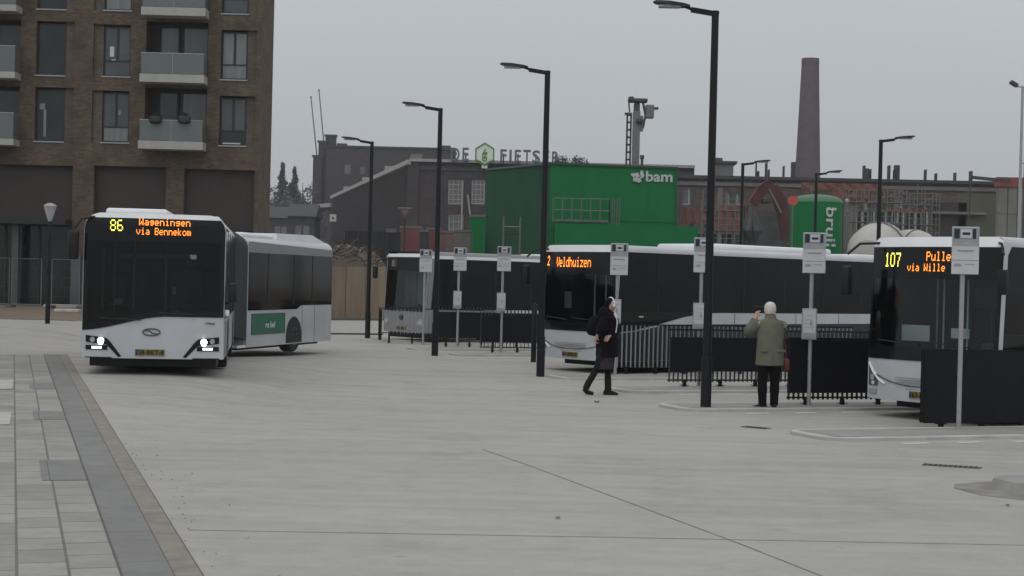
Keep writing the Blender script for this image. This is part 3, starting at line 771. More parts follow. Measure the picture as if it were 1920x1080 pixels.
# ------------------------------------------------------------ parked single buses
def single_bus(label, px, pz, num, numx, numpx, lines, belt=True, zt=3.03, rz=radians(-56), extras=(), pl='66-BJT-2', L=12.0, pods=()):
    fo = P(px, 540, pz)
    t = thing('parked_bus', (fo.x, fo.y, 0), label, 'bus', 'white buses parked at the stands', rz)
    f = BusForm(zt=zt, zb=.30, rt=.14, bow=.20, rake=.055, inset=.03)
    f.shell(L).build('body', M['white'], t, True)
    f.panel(.30, .98, off=0.0, nv=8).build('front_panel', M['white'], t, True)
    f.panel(.98, 1.20, off=.014, nv=3).build('cowl', M['black'], t, True)
    f.panel(1.20, 2.33, -.95, .95, off=.010).build('windscreen', M['wsglass'], t, True)
    for a, b_ in ((-1, -.95), (.95, 1)): f.panel(1.20, 2.33, a, b_, off=.013, nu=3).build('windscreen_pillar', M['black'], t, True)
    h = f.panel(2.33, zt-.17, off=.014).build('header', M['black'], t, True)
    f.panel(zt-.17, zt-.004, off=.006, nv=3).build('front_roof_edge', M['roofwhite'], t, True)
    if num: f.led(num, numx, 2.53, numpx, .034).build('line_number', M['ledyellow' if len(num) > 1 else 'ledamber'], h)
    if lines:
        for (tx, x, z, a, b_) in lines: f.led(tx, x, z, a, b_).build('destination_text', M['ledamber'], h)
    bus_inside(t, f, floor=.95, extras=extras)
    wiper(t, f, -.1, 1.24, -.95, 1.30); wiper(t, f, .8, 1.24, .05, 1.30)
    # smiling grille and fog lamps
    g1 = [(-1.05, .70), (-.7, .60), (-.3, .545), (.3, .545), (.7, .60), (1.05, .70), (1.05, .715), (-1.05, .715)]
    f.decal(g1, off=.006).build('grille', M['grille'], t)
    m1 = MB()
    for z in (.60, .64, .68): m1.box(-.55, .55, f.F(0, z)-.03, f.F(0, z)-.02, z, z+.012)
    m1.build('grille_bars', M['silver'], t)
    for sd in (-1, 1):
        o1 = f.decal([(sd*1.2, .86), (sd*1.12, .74), (sd*.98, .64), (sd*.98, .52), (sd*1.2, .52)], off=.008).build('headlight', M['grille'], t)
        f.decal(ellipse(sd*1.10, .66, .05, .055), off=.018).build('headlamp_lens', M['lampglass'], o1)
        f.decal(ellipse(sd*1.08, .565, .04, .035), off=.018).build('indicator_lens', M['panel'], o1)
        f.decal([(sd*1.2, .46), (sd*1.0, .46), (sd*1.0, .38), (sd*1.2, .38)], off=.008).build('fog_lamp', M['panelgrey'], t)
        # white swoosh from the bumper edge
        m1 = MB(); m1.tube([(sd*x, f.F(x, z)-.012, z) for x, z in ((1.2, .90), (1.1, .76), (.95, .63), (.8, .56))], .02, 6); m1.build('lamp_trim', M['roofwhite'], t, True)
    f.decal(rectp(-.35, .50, .35, .505), off=.006, thick=.004).build('panel_gap', M['grille'], t)
    plate(t, f, 0, .42, pl)
    MB().box(-1.15, 1.15, .9, L-.3, .13, .32).build('chassis', M['plastic'], t)  # chassis box set low and wide to deepen the shade beneath
    # black glazed side, white belt that sweeps up from the front, navy skirt
    e0, e1, e2 = (f.F(f.hwf, z_)+.075 for z_ in (.98, 1.4, zt-.22))
    side_panel([(e1, 1.46), (2.0, 1.46), (L-.02, 1.46), (L-.02, zt-.16), (e2+.1, zt-.16), (e2, zt-.30)], f.hw).build('side_windows', M['sideglass'], t)
    side_panel([(e0, .98), (.8, 1.02), (1.6, 1.16), (2.6, 1.36), (3.4, 1.45), (3.7, 1.458), (e1, 1.458)], f.hw).build('belt_cutout', M['black'], t)
    side_panel([(.34, .305), (L-.02, .305), (L-.02, 1.20), (2.0, 1.17), (1.2, 1.05), (.7, .99), (.34, .96)], f.hw, t=.005).build('skirt', M['navy'], t)
    for sd in (-1, 1):
        for y in (1.6, 3.1, 4.7, 6.3, 7.9, 9.5): side_panel([(y, 1.48), (y+.04, 1.48), (y+.04, zt-.18), (y, zt-.18)], f.hw+.004, sides=(sd,), t=.008).build('window_post', M['plastic'], t)
        for y in (4.4, 6.8, 8.6, 10.4): side_panel([(y, .32), (y+.015, .32), (y+.015, 1.44), (y, 1.44)], f.hw+.004, sides=(sd,), t=.003).build('panel_seam', M['grille'], t)
    for sd in (-1, 1): wheel(t, sd, 2.75, sd, f.hw); wheel(t, sd, 8.9, sd, f.hw)
    arch(t, 2.75, f.hw); arch(t, 8.9, f.hw)
    m1 = MB(); m1.box(f.hw+.006, f.hw+.016, 1.0, 1.14, 1.34, 1.37); m1.build('door_handle', M['intlight'], t)
    if pods:
        m1 = MB()
        for a, b_, h_ in pods: m1.bbox(-1.0, 1.0, a, b_, zt-.03, zt+h_, .07)
        m1.build('roof_pods', M['roofwhite'], t, True)
    mirror(t, [(-1.1, .3, zt-.1), (-1.35, .02, zt-.12), (-1.5, -.12, zt-.3)], (-1.5, -.12, 2.28), (.08, .16, .5), 'plastic')
    m1 = MB(); m1.bbox(-1.59, -1.56, -.22, -.02, 2.05, 2.5, .01)
    mirror(t, [(1.15, .3, zt-.1), (1.32, .1, zt-.12), (1.42, .0, zt-.3)], (1.42, .0, 2.30), (.07, .14, .4), 'plastic')
    return t
single_bus('white bus showing 107 in yellow lights, nearest of the parked buses at the right', 1736, 26.2, '107', -.93, .021,
           [('Pulle', -.05, 2.63, .0158, .022), ('via Wille', -.42, 2.46, .0138, .018)], rz=radians(-49),
           extras=((-.98, 1.28, -.42, 1.55, .75, 'intlight'), (-.1, 1.35, .25, 1.52, .9, 'intlight'), (-.95, 1.7, -.4, 2.2, 2.9, 'intgrey')), pl='63-BKB-4')
single_bus('white bus showing 2 Veldhuizen in orange lights, parked behind the walking woman', 1072, 38.1, '2', -1.10, .022,
           [('Veldhuizen', -.66, 2.50, .0205, .034)], rz=radians(-49), L=13.5, pods=((3.9, 8.6, .15), (9.6, 11.0, .05)),
           extras=((-1.0, 1.5, -.75, 1.9, .7, 'intgrey'), (-.9, 1.0, .8, 1.14, .64, 'intgrey')), pl='61-BKB-9')

# ------------------------------------------------------------ grey fronted bus with unlit display
fo = P(754, 540, 54.0)
C_ = thing('parked_bus', (fo.x, fo.y, 0), 'farthest parked bus, grey framed front with unlit brown display', 'bus', 'white buses parked at the stands', radians(-50))
f = BusForm(zt=3.03, zb=.30, rt=.16, bow=.16, rake=.06, inset=.05)
f.shell(12).build('body', M['silver'], C_, True)
f.panel(.30, 1.02, off=0.0, nv=8).build('front_panel', M['silver'], C_, True)
f.panel(1.02, 1.12, off=.014, nv=2).build('cowl', M['black'], C_, True)
f.panel(1.12, 2.40, -.93, .93, off=.010).build('windscreen', M['wsglass'], C_, True)
for a, b_ in ((-1, -.93), (.93, 1)): f.panel(1.02, 2.86, a, b_, off=.016, nu=3).build('windscreen_pillar', M['silver'], C_, True)
M['unlit'] = mat('unlit_display', (.085, .034, .018), .3, var=.3, scale=3)
h = f.panel(2.40, 2.84, -.93, .93, off=.014).build('header', M['plastic'], C_, True)
f.decal(rectp(-.62, 2.50, .85, 2.76), off=.018).build('display', M['unlit'], h)
f.decal(rectp(-.80, 2.52, -.62, 2.74), off=.018).build('number_box', M['intgrey'], h)
f.panel(2.84, 2.955, off=.010, nv=3).build('front_roof_edge', M['roofwhite'], C_, True)
M['seatback'] = mat('pale_interior_panel', (.085, .10, .10), .6, var=.5, scale=3, streak=(5, 1, .5))
bus_inside(C_, f, floor=.8, extras=((-.95, 1.15, -.15, 2.35, .8, 'seatback'), (-.1, 1.25, .35, 2.35, .75, 'intgrey'), (.4, 1.2, .9, 2.2, .9, 'seatback')))
for sd in (-1, 1):
    o1 = f.decal(ellipse(sd*.98, .66, .17, .12), off=.008).build('headlight', M['lampglass'], C_)
    f.decal(ellipse(sd*.98, .66, .06, .06), off=.022).build('headlamp_lens', M['panel'], o1)
f.decal(ellipse(0, .80, .10, .10), off=.008).build('round_badge', M['plastic'], C_)
plate(C_, f, 0, .45, '91-BLP-7')
wiper(C_, f, -.1, 1.14, -.9, 1.2)
MB().box(-1.15, 1.15, .3, 11.7, .12, .32).build('chassis', M['plastic'], C_)  # low, wide box shaped to darken the ground under this bus
side_panel([(.27, 1.10), (11.98, 1.10), (11.98, 2.79), (.62, 2.79), (.38, 2.45)], f.hw).build('side_windows', M['sideglass'], C_)
side_panel([(3.2, .96), (11.98, .96), (11.98, 1.097), (3.0, 1.097)], f.hw).build('belt', M['white'], C_)
side_panel([(.5, .305), (11.98, .305), (11.98, .955), (.5, .955)], f.hw, t=.005).build('skirt', M['navy'], C_)
for y in (1.5, 3, 4.6, 6.2, 7.8, 9.4):
    for sd in (-1, 1): side_panel([(y, 1.12), (y+.05, 1.12), (y+.05, 2.7), (y, 2.7)], f.hw+.004, sides=(sd,), t=.008).build('window_post', M['plastic'], C_)
m1 = MB(); m1.prism([(-1.12, 2.93), (-1.0, 3.0), (1.0, 3.0), (1.12, 2.93)], .5, 11.9); m1.bbox(-1, 1, 6.0, 9.5, 2.98, 3.10, .05); m1.build('roof_cover', M['roofwhite'], C_)
side_panel([(.25, 2.795), (11.98, 2.795), (11.98, 2.90), (.25, 2.90)], f.hw).build('roof_rail', M['roofwhite'], C_)
for sd in (-1, 1): wheel(C_, sd, 2.75, sd, f.hw); wheel(C_, sd, 8.6, sd, f.hw)
arch(C_, 2.75, f.hw); arch(C_, 8.6, f.hw)
mirror(C_, [(-1.1, .3, 2.8), (-1.35, .02, 2.75), (-1.45, -.1, 2.6)], (-1.45, -.1, 2.3), (.08, .14, .42))
# ================================================================== STREET LAMPS
def lamp_post(loc, label, rz, sc=1.0, group='anthracite street lamps along the bus stands'):
    t = thing('street_lamp', loc, label, 'street lamp', group, rz)
    m1 = MB(); m1.tube([(0,0,0), (0,0,.9)], [.093, .093], 14); m1.tube([(0,0,.88), (0,0,6.86)], [.075, .062], 14)
    m1.box(-.03, .03, -.096, -.09, .5, .8)
    m1.build('pole', M['post'], t, True)
    m1 = MB(); m1.bar((.06, 0, 6.80), (-.42, 0, 6.87), .075, .085); m1.tube([(-.38, 0, 6.87), (-.56, 0, 6.935)], .028, 8)
    m1.build('bracket', M['post'], t)
    m1 = MB(); r = []
    for x, w, z0, z1 in ((-.44, .05, 6.915, 6.95), (-.55, .12, 6.91, 6.97), (-.80, .15, 6.935, 7.0), (-1.02, .12, 6.965, 7.01), (-1.07, .05, 6.98, 7.0)):
        r.append([(x, -w, z0), (x, w, z0), (x, w*.8, z1), (x, -w*.8, z1)])
    m1.rings(r); hd_ = m1.build('lamp_head', M['post'], t)
    m1 = MB(); m1.bbox(-.98, -.60, -.10, .10, 6.895, 6.945, .02); m1.build('lens', M['lampglass'], hd_)
    return t
lamp0 = None
LAMPS = [(1323, 768, 0, 'tallest and nearest dark street lamp, standing left of the man in olive'),
         (1013, 706, 0, 'dark street lamp in front of the bus showing 2 Veldhuizen'),
         (815, 667, 0, 'dark street lamp at the right edge of the grey bus front'),
         (689, 634, 0, 'shortest looking dark street lamp, beside the beige hoarding')]
for px, py, rz, lb in LAMPS:
    p = G(px, py)
    if lamp0 is None: lamp0 = lamp_post((p.x, p.y, 0), lb, rz)
    else: dup(lamp0, (p.x, p.y, 0), rz, lb)
for px, ptop, lb in ((1652, 262, 'street lamp with its head to the right, behind the bus showing 107'),
                     (1393, 306, 'street lamp with its head to the right, beside the red excavator'),
                     (1531, 325, 'street lamp with its head to the right, in front of the green silo')):
    Y = 50.0
    for _ in range(8): Y *= (P(px, ptop, Y).z - CAMH) and (6.86-CAMH)/(P(px, ptop, Y).z-CAMH)
    q = P(px, ptop, Y)
    dup(lamp0, (q.x, q.y, 0), pi, lb)
# short black post left of the Veldhuizen bus
p = G(1000, 679)
t = thing('short_post', (p.x, p.y, 0), 'short black post with rounded top between lamp and dark fence', 'post')
m1 = MB(); m1.tube([(0,0,0), (0,0,1.5), (0,0,1.56)], [.07, .07, .03], 12); m1.build('pole', M['post'], t, True)
# classic lantern at the left
p = G(89, 606, .5)
t = thing('lantern_post', (p.x, p.y, gz(p.x, p.y)), 'slim dark lamp post with tapered clear lantern in front of the brick flats', 'street lamp')
m1 = MB(); m1.tube([(0,0,0), (0,0,1.9), (0,0,1.92), (0,0,3.1)], [.075, .075, .05, .04], 12); m1.ell((0,0,1.93), .07, .07, .05)
m1.build('pole', M['post'], t, True)
m1 = MB(); m1.loft([(0,0,3.1,.05,.05), (0,0,3.2,.09,.09), (0,0,3.52,.19,.19), (0,0,3.56,.2,.2)], 8)
ln = m1.build('lantern', M['lampglass'], t)
m1 = MB(); m1.loft([(0,0,3.561,.21,.21), (0,0,3.62,.15,.15), (0,0,3.66,.05,.05)], 8); m1.build('lantern_cap', M['galv'], ln)

# ================================================================== BUS STOP SIGNS
def bus_sign(px, py, label, lower=True, H=3.12, w=.40, ph=.72, off=.03, rz=None):
    p = G(px, py)
    t = thing('bus_stop_sign', (p.x, p.y, 0), label, 'bus stop sign', 'bus stop signs at the stands', atan2(-p.x, p.y)*0.9 + radians(3))
    m1 = MB(); m1.tube([(0,0,0), (0,0,H-.1)], .036, 12); m1.tube([(0,0,0), (0,0,.05)], .06, 12); m1.build('pole', M['galv'], t, True)
    x0, x1, z1 = off-w/2, off+w/2, H; zh = H-.20
    m1 = MB(); m1.bbox(x0, x1, -.075, -.035, z1-ph, z1, .01); b = m1.build('sign_panel', M['panel'], t)
    MB().box(x0+.003, x1-.003, -.079, -.0745, zh, z1-.01).build('header', M['panelgrey'], b)
    MB().box(x0+.03, x0+.11, -.083, -.078, zh+.02, z1-.03).build('header_block', M['navysign'], b); MB().box(x1-.10, x1-.05, -.083, -.078, zh+.02, z1-.03).build('header_block', M['navysign'], b)
    m1 = MB(); m1.bbox(x0+.125, x1-.115, -.087, -.078, zh+.03, z1-.04, .004); pb = m1.build('bus_pictogram', M['panel'], b)
    m1 = MB(); m1.box(x0+.15, x1-.14, -.090, -.086, zh+.075, z1-.085)
    m1.build('pictogram_window', M['navysign'], pb)
    m1 = MB()
    m1.box(x0+.08, x1-.08, -.080, -.0745, zh-.175, zh-.15); m1.box(x0+.01, x1-.01, -.080, -.0745, zh-.31, zh-.303)
    m1.box(x0+.04, x0+.14, -.080, -.0745, zh-.40, zh-.36); m1.box(x0+.2, x1-.06, -.080, -.0745, zh-.37, zh-.36)
    m1.build('sign_lettering', M['panelgrey'], b)
    m1 = MB(); m1.box(x0+.003, x1-.003, -.079, -.0745, zh-.09, zh-.005); m1.build('grey_band', M['galv'], b)
    if lower:
        m1 = MB(); m1.bbox(-.16, .10, -.095, -.035, 1.22, 1.77, .012); c = m1.build('timetable_case', M['galv'], t)
        m1 = MB(); m1.box(-.14, .08, -.099, -.094, 1.34, 1.74); c2 = m1.build('timetable', M['panel'], c)
        m1 = MB()
        for k in range(4): m1.box(-.12, .05, -.102, -.098, 1.43+.07*k, 1.438+.07*k)
        m1.box(-.12, .06, -.102, -.098, 1.25, 1.29)
        m1.box(-.015, .02, -.102, -.098, 1.46, 1.56)
        m1.build('timetable_print', M['panelgrey'], c)
    return t
bus_sign(1797, 811, 'nearest bus stop sign, in front of the bus showing 107, with no timetable case', lower=False)
bus_sign(1516, 765, 'bus stop sign with timetable case right of the man in the olive coat')
bus_sign(1310, 728, 'bus stop sign partly hidden by the nearest street lamp')
bus_sign(1153, 707, 'bus stop sign directly right of the walking woman', H=3.04)
bus_sign(939, 663, 'bus stop sign with timetable case in front of the rear of the grey bus')
bus_sign(857, 652, 'bus stop sign with timetable case right of the third street lamp')
bus_sign(793, 646, 'farthest bus stop sign, overlapping the front corner of the grey bus', lower=False, H=3.06)

# ================================================================== BARRIER FENCES ON THE ISLANDS
def barrier(px0, py0, length, ang, label, h=1.22, solid=(.02, .98, .10, 1.16), z0=.14, sp=.115, mat_='slat', post_sp=.75, pitch=.0):
    p = G(px0, py0)
    t = thing('barrier_fence', (p.x, p.y, 0), label, 'fence', 'black barrier fences between the bus stands', radians(ang))
    m1 = MB(); n = int(length/sp)
    for i in range(n+1): m1.box(i*sp-.006, i*sp+.006, -.03, .03, z0, h)
    m1.build('slats', M[mat_], t)
    m1 = MB(); m1.box(-.02, length, -.018, .018, h-.001, h+.03); m1.box(-.02, length, .032, .05, z0+.02, z0+.05); m1.build('rails', M['fence'], t)
    if solid:
        m1 = MB(); a, b_, z_0, z_1 = solid; m1.box(a*length, b_*length, -.052, -.036, z_0, z_1)
        m1.box(a*length, b_*length, .052, .06, z_0, z_1)
        m1.build('infill_panel', M['fence'], t)
    x = .35
    while x < length:
        m1 = MB(); m1.box(x-.03, x+.03, -.034, .034, 0.0, z0+.02); m1.box(x-.08, x+.08, -.06, .06, .071, .082); m1.build('post', M['fence'], t); x += post_sp
    return t
barrier(1728, 804, 7.0, 20, 'solid black barrier fence in front of the bus showing 107', h=1.20, solid=(0, 1, .09, 1.20), sp=.06, mat_='fence', z0=.10)
barrier(1478, 764, 6.0, 20, 'mostly solid black barrier fence behind the man in olive', h=1.22, solid=(0, 1, .26, 1.20), sp=.10, mat_='fence', z0=.14)
barrier(1254, 729, 7.5, 20, 'black barrier fence with open bars above and below, right of the walking woman', h=1.20, solid=(0, 1, .36, 1.06), sp=.10, post_sp=.82)
barrier(1148, 705, 6.5, 22, 'open grey barred fence in front of the white belt of the Veldhuizen bus', h=1.17, solid=None, sp=.115, z0=.2, mat_='galv')
barrier(901, 662, 2.9, 14, 'black barrier fence just left of the bus showing 2 Veldhuizen', h=1.28, solid=(0, 1, .34, 1.10), sp=.11, z0=.14)
barrier(815, 650, 4.0, 10, 'black barrier fence between the third and second street lamps', h=1.28, solid=(0, 1, .32, 1.10), sp=.11, z0=.14)
barrier(709, 643, 3.4, 2, 'open barred fence in front of the grey bus front', h=1.12, solid=(0, .03, .1, 1.10), sp=.12, z0=.3, mat_='galv')

# ================================================================== PEOPLE
M['skin'] = mat('skin', (0.42, 0.26, 0.20), .55, var=.06, scale=20)
M['coatblack'] = mat('black_coat', (0.005, 0.0045, 0.006), .9, var=.4, scale=6, bump=.6, bscale=12, spec=.12)
M['tights'] = mat('dark_tights', (0.016, 0.014, 0.016), .85, var=.2, scale=10, spec=.15)
M['skirt'] = mat('grey_skirt', (0.042, 0.037, 0.042), .9, var=.25, scale=8, bump=.5, bscale=14, spec=.1)
M['shoe'] = mat('black_leather', (0.006, 0.006, 0.006), .6, var=.2, spec=.25)
M['hairdark'] = mat('dark_hair', (0.006, 0.005, 0.005), .8, var=.3, scale=30, spec=.1)
M['hairwhite'] = mat('white_hat', (0.58, 0.56, 0.54), .9, var=.08, scale=30, bump=.5, bscale=60)
M['olive'] = mat('olive_coat', (0.122, 0.125, 0.092), .9, var=.16, scale=5, bump=.7, bscale=9)
M['trousers'] = mat('black_trousers', (0.006, 0.006, 0.007), .9, var=.3, scale=8, spec=.12, bump=.5, bscale=10)
M['redbag'] = mat('dark_red_bag', (0.10, 0.018, 0.018), .6, var=.3)
M['hp'] = mat('white_headphones', (0.65, 0.66, 0.68), .4, var=.05)
M['eye'] = mat('eye_dark', (0.02, 0.015, 0.012), .3)
def skin_body(J, E, radii, root, parent, material, name='body', scale=1.0, sub=2):
    """one continuous surface grown round a skeleton: J name->point, E pairs, radii name->r"""
    names = list(J); idx = {k: i for i, k in enumerate(names)}
    me = bpy.data.meshes.new('sk'); me.from_pydata([tuple(Vector(J[k])*scale) for k in names], [(idx[a], idx[b_]) for a, b_ in E], [])
    ob = bpy.data.objects.new('sk', me); COL.objects.link(ob)
    md = ob.modifiers.new('s', 'SKIN'); md.use_smooth_shade = True
    sv = me.skin_vertices[0].data
    for k in names:
        r = radii[k]; r = r if hasattr(r, '__len__') else (r, r)
        sv[idx[k]].radius = (r[0]*scale, r[1]*scale); sv[idx[k]].use_root = (k == root)
    ms = ob.modifiers.new('u', 'SUBSURF'); ms.levels = sub; ms.render_levels = sub
    dg = bpy.context.evaluated_depsgraph_get(); dg.update()
    m2 = bpy.data.meshes.new_from_object(ob.evaluated_get(dg)); m2.name = name
    bpy.data.objects.remove(ob); bpy.data.meshes.remove(me)
    m2.materials.clear(); m2.materials.append(material)
    for p_ in m2.polygons: p_.use_smooth = True; p_.material_index = 0
    o = bpy.data.objects.new(name, m2); COL.objects.link(o); o.parent = parent
    return o
def hand(J, E, R, side, wrist, d, palm, curl=.5):
    """palm and five fingers; d = finger direction, palm = palm normal"""
    d = Vector(d).normalized(); palm = Vector(palm).normalized(); a = d.cross(palm).normalized()*side
    w = Vector(J[wrist]); s_ = wrist
    J[s_+'p'] = w + d*.055; R[s_+'p'] = (.034, .018); E.append((wrist, s_+'p'))
    for i, (o, L) in enumerate(((-.030, .068), (-.010, .078), (.010, .073), (.030, .056))):
        b0 = w + d*.095 + a*o; J[f'{s_}f{i}a'] = b0; R[f'{s_}f{i}a'] = .0095
        b1 = b0 + (d*cos(curl)+palm*sin(curl))*L*.5; b2 = b1 + (d*cos(2.1*curl)+palm*sin(2.1*curl))*L*.5
        J[f'{s_}f{i}b'] = b1; J[f'{s_}f{i}c'] = b2; R[f'{s_}f{i}b'] = .009; R[f'{s_}f{i}c'] = .007
        E += [(s_+'p', f'{s_}f{i}a'), (f'{s_}f{i}a', f'{s_}f{i}b'), (f'{s_}f{i}b', f'{s_}f{i}c')]
    t0 = w + d*.035 - a*.04 + palm*.01; t1 = t0 + (d*.8 - a*.5 + palm*.5).normalized()*.045
    J[s_+'t0'] = t0; J[s_+'t1'] = t1; R[s_+'t0'] = .011; R[s_+'t1'] = .009; E += [(wrist, s_+'t0'), (s_+'t0', s_+'t1')]
def figure(parent, J, R, scale, lh, rh, material):
    E = [('pel', 'waist'), ('waist', 'chest'), ('chest', 'neck0'), ('neck0', 'neck'), ('neck', 'head0'), ('head0', 'head1'), ('head1', 'head2'),
         ('chest', 'lsh'), ('lsh', 'lel'), ('lel', 'lwr'), ('chest', 'rsh'), ('rsh', 'rel'), ('rel', 'rwr'),
         ('pel', 'lhip'), ('lhip', 'lkn'), ('lkn', 'lan'), ('lan', 'ltoe'), ('pel', 'rhip'), ('rhip', 'rkn'), ('rkn', 'ran'), ('ran', 'rtoe')]
    RR = dict(pel=(.15, .11), waist=(.13, .10), chest=(.15, .11), neck0=.065, neck=.055, head0=(.07, .08), head1=(.078, .098), head2=(.06, .075),
              lsh=.055, lel=.042, lwr=(.03, .024), rsh=.055, rel=.042, rwr=(.03, .024), lhip=.085, lkn=.058, lan=.042, ltoe=(.042, .03),
              rhip=.085, rkn=.058, ran=.042, rtoe=(.042, .03)); RR.update(R)
    J = dict(J); hand(J, E, RR, 1, 'lwr', *lh); hand(J, E, RR, -1, 'rwr', *rh)
    return skin_body(J, E, RR, 'pel', parent, material, scale=scale)
def sleeve(mb, pts, rs, n=12):
    """sleeve with a few extra rings so it bends and creases"""
    q, r = [], []
    for i in range(len(pts)-1):
        for k in range(5):
            t = k/5; q.append(Vector(pts[i]).lerp(Vector(pts[i+1]), t)); r.append((rs[i]*(1-t)+rs[i+1]*t)*(1+.05*sin(i*9+k*2.4)))
    q.append(Vector(pts[-1])); r.append(rs[-1]); mb.tube(q, r, n)
def shoe(mb, ankle, toe_dir, L=.27, sole=0.0, pitch=0.0):
    d = Vector((toe_dir[0], toe_dir[1], 0)).normalized(); s_ = Vector((-d.y, d.x, 0)); a = Vector(ankle)
    rr = []
    for t, w, h in ((-.09, .028, .06), (-.06, .038, .10), (0, .042, .12), (.06, .045, .085), (.13, .050, .06), (.17, .040, .045), (.19, .02, .03)):
        c = Vector((a.x, a.y, sole)) + d*t*(L/.28) + Vector((0, 0, -t*math.tan(pitch) + .09*math.tan(pitch)*0))
        lo = c; rr.append([lo - s_*w, lo + s_*w, lo + s_*w*.9 + Vector((0,0,h*.6)), lo + s_*w*.5 + Vector((0,0,h)), lo - s_*w*.5 + Vector((0,0,h)), lo - s_*w*.9 + Vector((0,0,h*.6))])
    mb.rings(rr)
def face(parent, c, fwd, s_, open_=True):
    """eyes, brows, nose and mouth on the head; c = face centre on the skin"""
    f_ = Vector(fwd).normalized(); r = Vector((f_.y, -f_.x, 0)); c = Vector(c)
    m1 = MB()
    for sd in (-1, 1): m1.ell(c + r*sd*.032 + Vector((0,0,.012)) - f_*.006, .010, .010, .007, 8, 6)
    m1.build('eyes', M['eye'], parent, True)
    m1 = MB(); m1.ell(c + Vector((0,0,-.018)) + f_*.010, .012, .014, .022, 8, 6); m1.build('nose', M['skin'], parent, True)
    m1 = MB(); m1.ell(c + Vector((0,0,-.055)) - f_*.003, .020, .012, .006, 8, 6); m1.build('mouth', mat('lips', (.25, .09, .08), .5), parent, True)

# -- walking woman, seen from her right side, striding to the right
pw = G(1134, 741)
HT = (742-561)/FPX*pw.y; S = HT/1.72
W_ = thing('person', (pw.x, pw.y, 0), 'person in a long black coat and grey leggings striding right with white headphones', 'person', rz=radians(-4))
J = dict(pel=(0, 0, .93), waist=(.01, 0, 1.08), chest=(.03, 0, 1.30), neck0=(.045, 0, 1.43), neck=(.055, 0, 1.48), head0=(.07, 0, 1.55), head1=(.08, 0, 1.62), head2=(.07, 0, 1.67),
         rsh=(.02, -.18, 1.38), rel=(-.16, -.24, 1.15), rwr=(-.22, -.26, 1.14), lsh=(.04, .18, 1.38), lel=(-.02, .25, 1.14), lwr=(.10, .20, 1.10),
         rhip=(-.01, -.09, .88), rkn=(-.14, -.09, .50), ran=(-.33, -.09, .14), rtoe=(-.27, -.09, .05),
         lhip=(.01, .09, .88), lkn=(.04, .09, .48), lan=(.055, .08, .09), ltoe=(.15, .08, .04))
J['rel'] = (-.10, -.25, 1.16); J['rwr'] = (-.17, -.27, 1.06); J['lel'] = (.06, .25, 1.14); J['lwr'] = (.10, .02, 1.09)
J['lwr'] = (.07, -.20, 1.07); J['lel'] = (.17, .10, 1.12)
body = figure(W_, J, dict(ran=.03, lan=.03, rtoe=(.02,.015), ltoe=(.02,.015), rkn=.042, lkn=.042), S, ((-.2, -.3, -.2), (-.3, 0, -.5), .9), ((-.2, 0, -1), (.6, .3, 0), .7), M['skin'])
m1 = MB()
m1.loft([(.05,0,1.47,.075,.085), (.04,0,1.43,.11,.17), (.02,0,1.37,.19,.225), (.015,0,1.24,.215,.24), (.01,0,1.10,.20,.225), (.02,0,.97,.205,.22), (.02,0,.80,.20,.215), (.02,0,.70,.20,.215), (.02,0,.685,.185,.20)], 20)
sleeve(m1, [J['rsh'], J['rel'], Vector(J['rwr'])+Vector((.01,0,.03))], [.11, .095, .065]); sleeve(m1, [J['lsh'], J['lel'], Vector(J['lwr'])+Vector((.03,.03,.01))], [.09, .075, .055])
m1.loft([(.02,0,1.41,.15,.15), (-.01,0,1.47,.15,.14), (-.03,0,1.54,.10,.12), (-.035,0,1.57,.05,.08)], 16)
ct = m1.build('coat', M['coatblack'], W_, True); ct.scale = (S,)*3
m1 = MB()
for a, b_, c in (('rhip', 'rkn', 'ran'), ('lhip', 'lkn', 'lan')):
    sleeve(m1, [J[a], J[b_], J[c]], [.12, .062, .046])
o_ = m1.build('tights', M['tights'], W_, True); o_.scale = (S,)*3
m1 = MB(); m1.loft([(.01,0,.80,.15,.17), (0,0,.66,.165,.175), (-.015,0,.52,.17,.18), (-.02,0,.47,.165,.17), (-.02,0,.465,.13,.14)], 20)
o_ = m1.build('skirt', M['skirt'], W_, True); o_.scale = (S,)*3
m1 = MB(); m1.xf = None
a = Vector(J['ran'])
m1.tube([a+Vector((.045,0,.10)), a, a+Vector((-.02,0,-.045))], [.060, .058, .05], 10); m1.tube([a.lerp(Vector(J['rkn']), .5), a+Vector((.03,0,.07))], [.062, .058], 10); m1.tube([a+Vector((-.045,0,-.03)), a+Vector((.01,0,-.085)), a+Vector((.13,0,-.112))], [.038, .046, .028], 10)
o_ = m1.build('boot', M['shoe'], W_, True); o_.scale = (S,)*3; m1 = MB()
shoe(m1, (J['lan'][0], J['lan'][1], 0), (1, 0)); m1.tube([Vector(J['lan']).lerp(Vector(J['lkn']), .55), Vector(J['lan'])+Vector((0,0,.02)), Vector(J['lan'])+Vector((0,0,-.06))], [.062, .06, .05], 10)
o_ = m1.build('boot', M['shoe'], W_, True); o_.scale = (S,)*3
m1 = MB(); m1.ell((.045, .015, 1.64), .092, .085, .10, 14, 10); m1.loft([(.0,0,1.60,.07,.08), (-.02,0,1.50,.07,.09), (-.02,0,1.42,.06,.09)], 12); o_ = m1.build('hair', M['hairdark'], W_, True); o_.scale = (S,)*3
hp = MB(); hp.tube([(.065-.112*cos(t)*.6, .112*cos(t)*.8, 1.62+.125*sin(t)) for t in [pi*k/12 for k in range(13)]], .013, 8)
hp.xf = None
for sd in (-1, 1): hp.ell((.065-sd*.065, sd*.082, 1.60), .026, .022, .034, 12, 8)
o_ = hp.build('headphones', M['hp'], None, True); o_.location = W_.location; o_.rotation_euler = W_.rotation_euler; o_.scale = (S,)*3
tag(o_, 'white over ear headphones on the head of the walking woman', 'headphones')
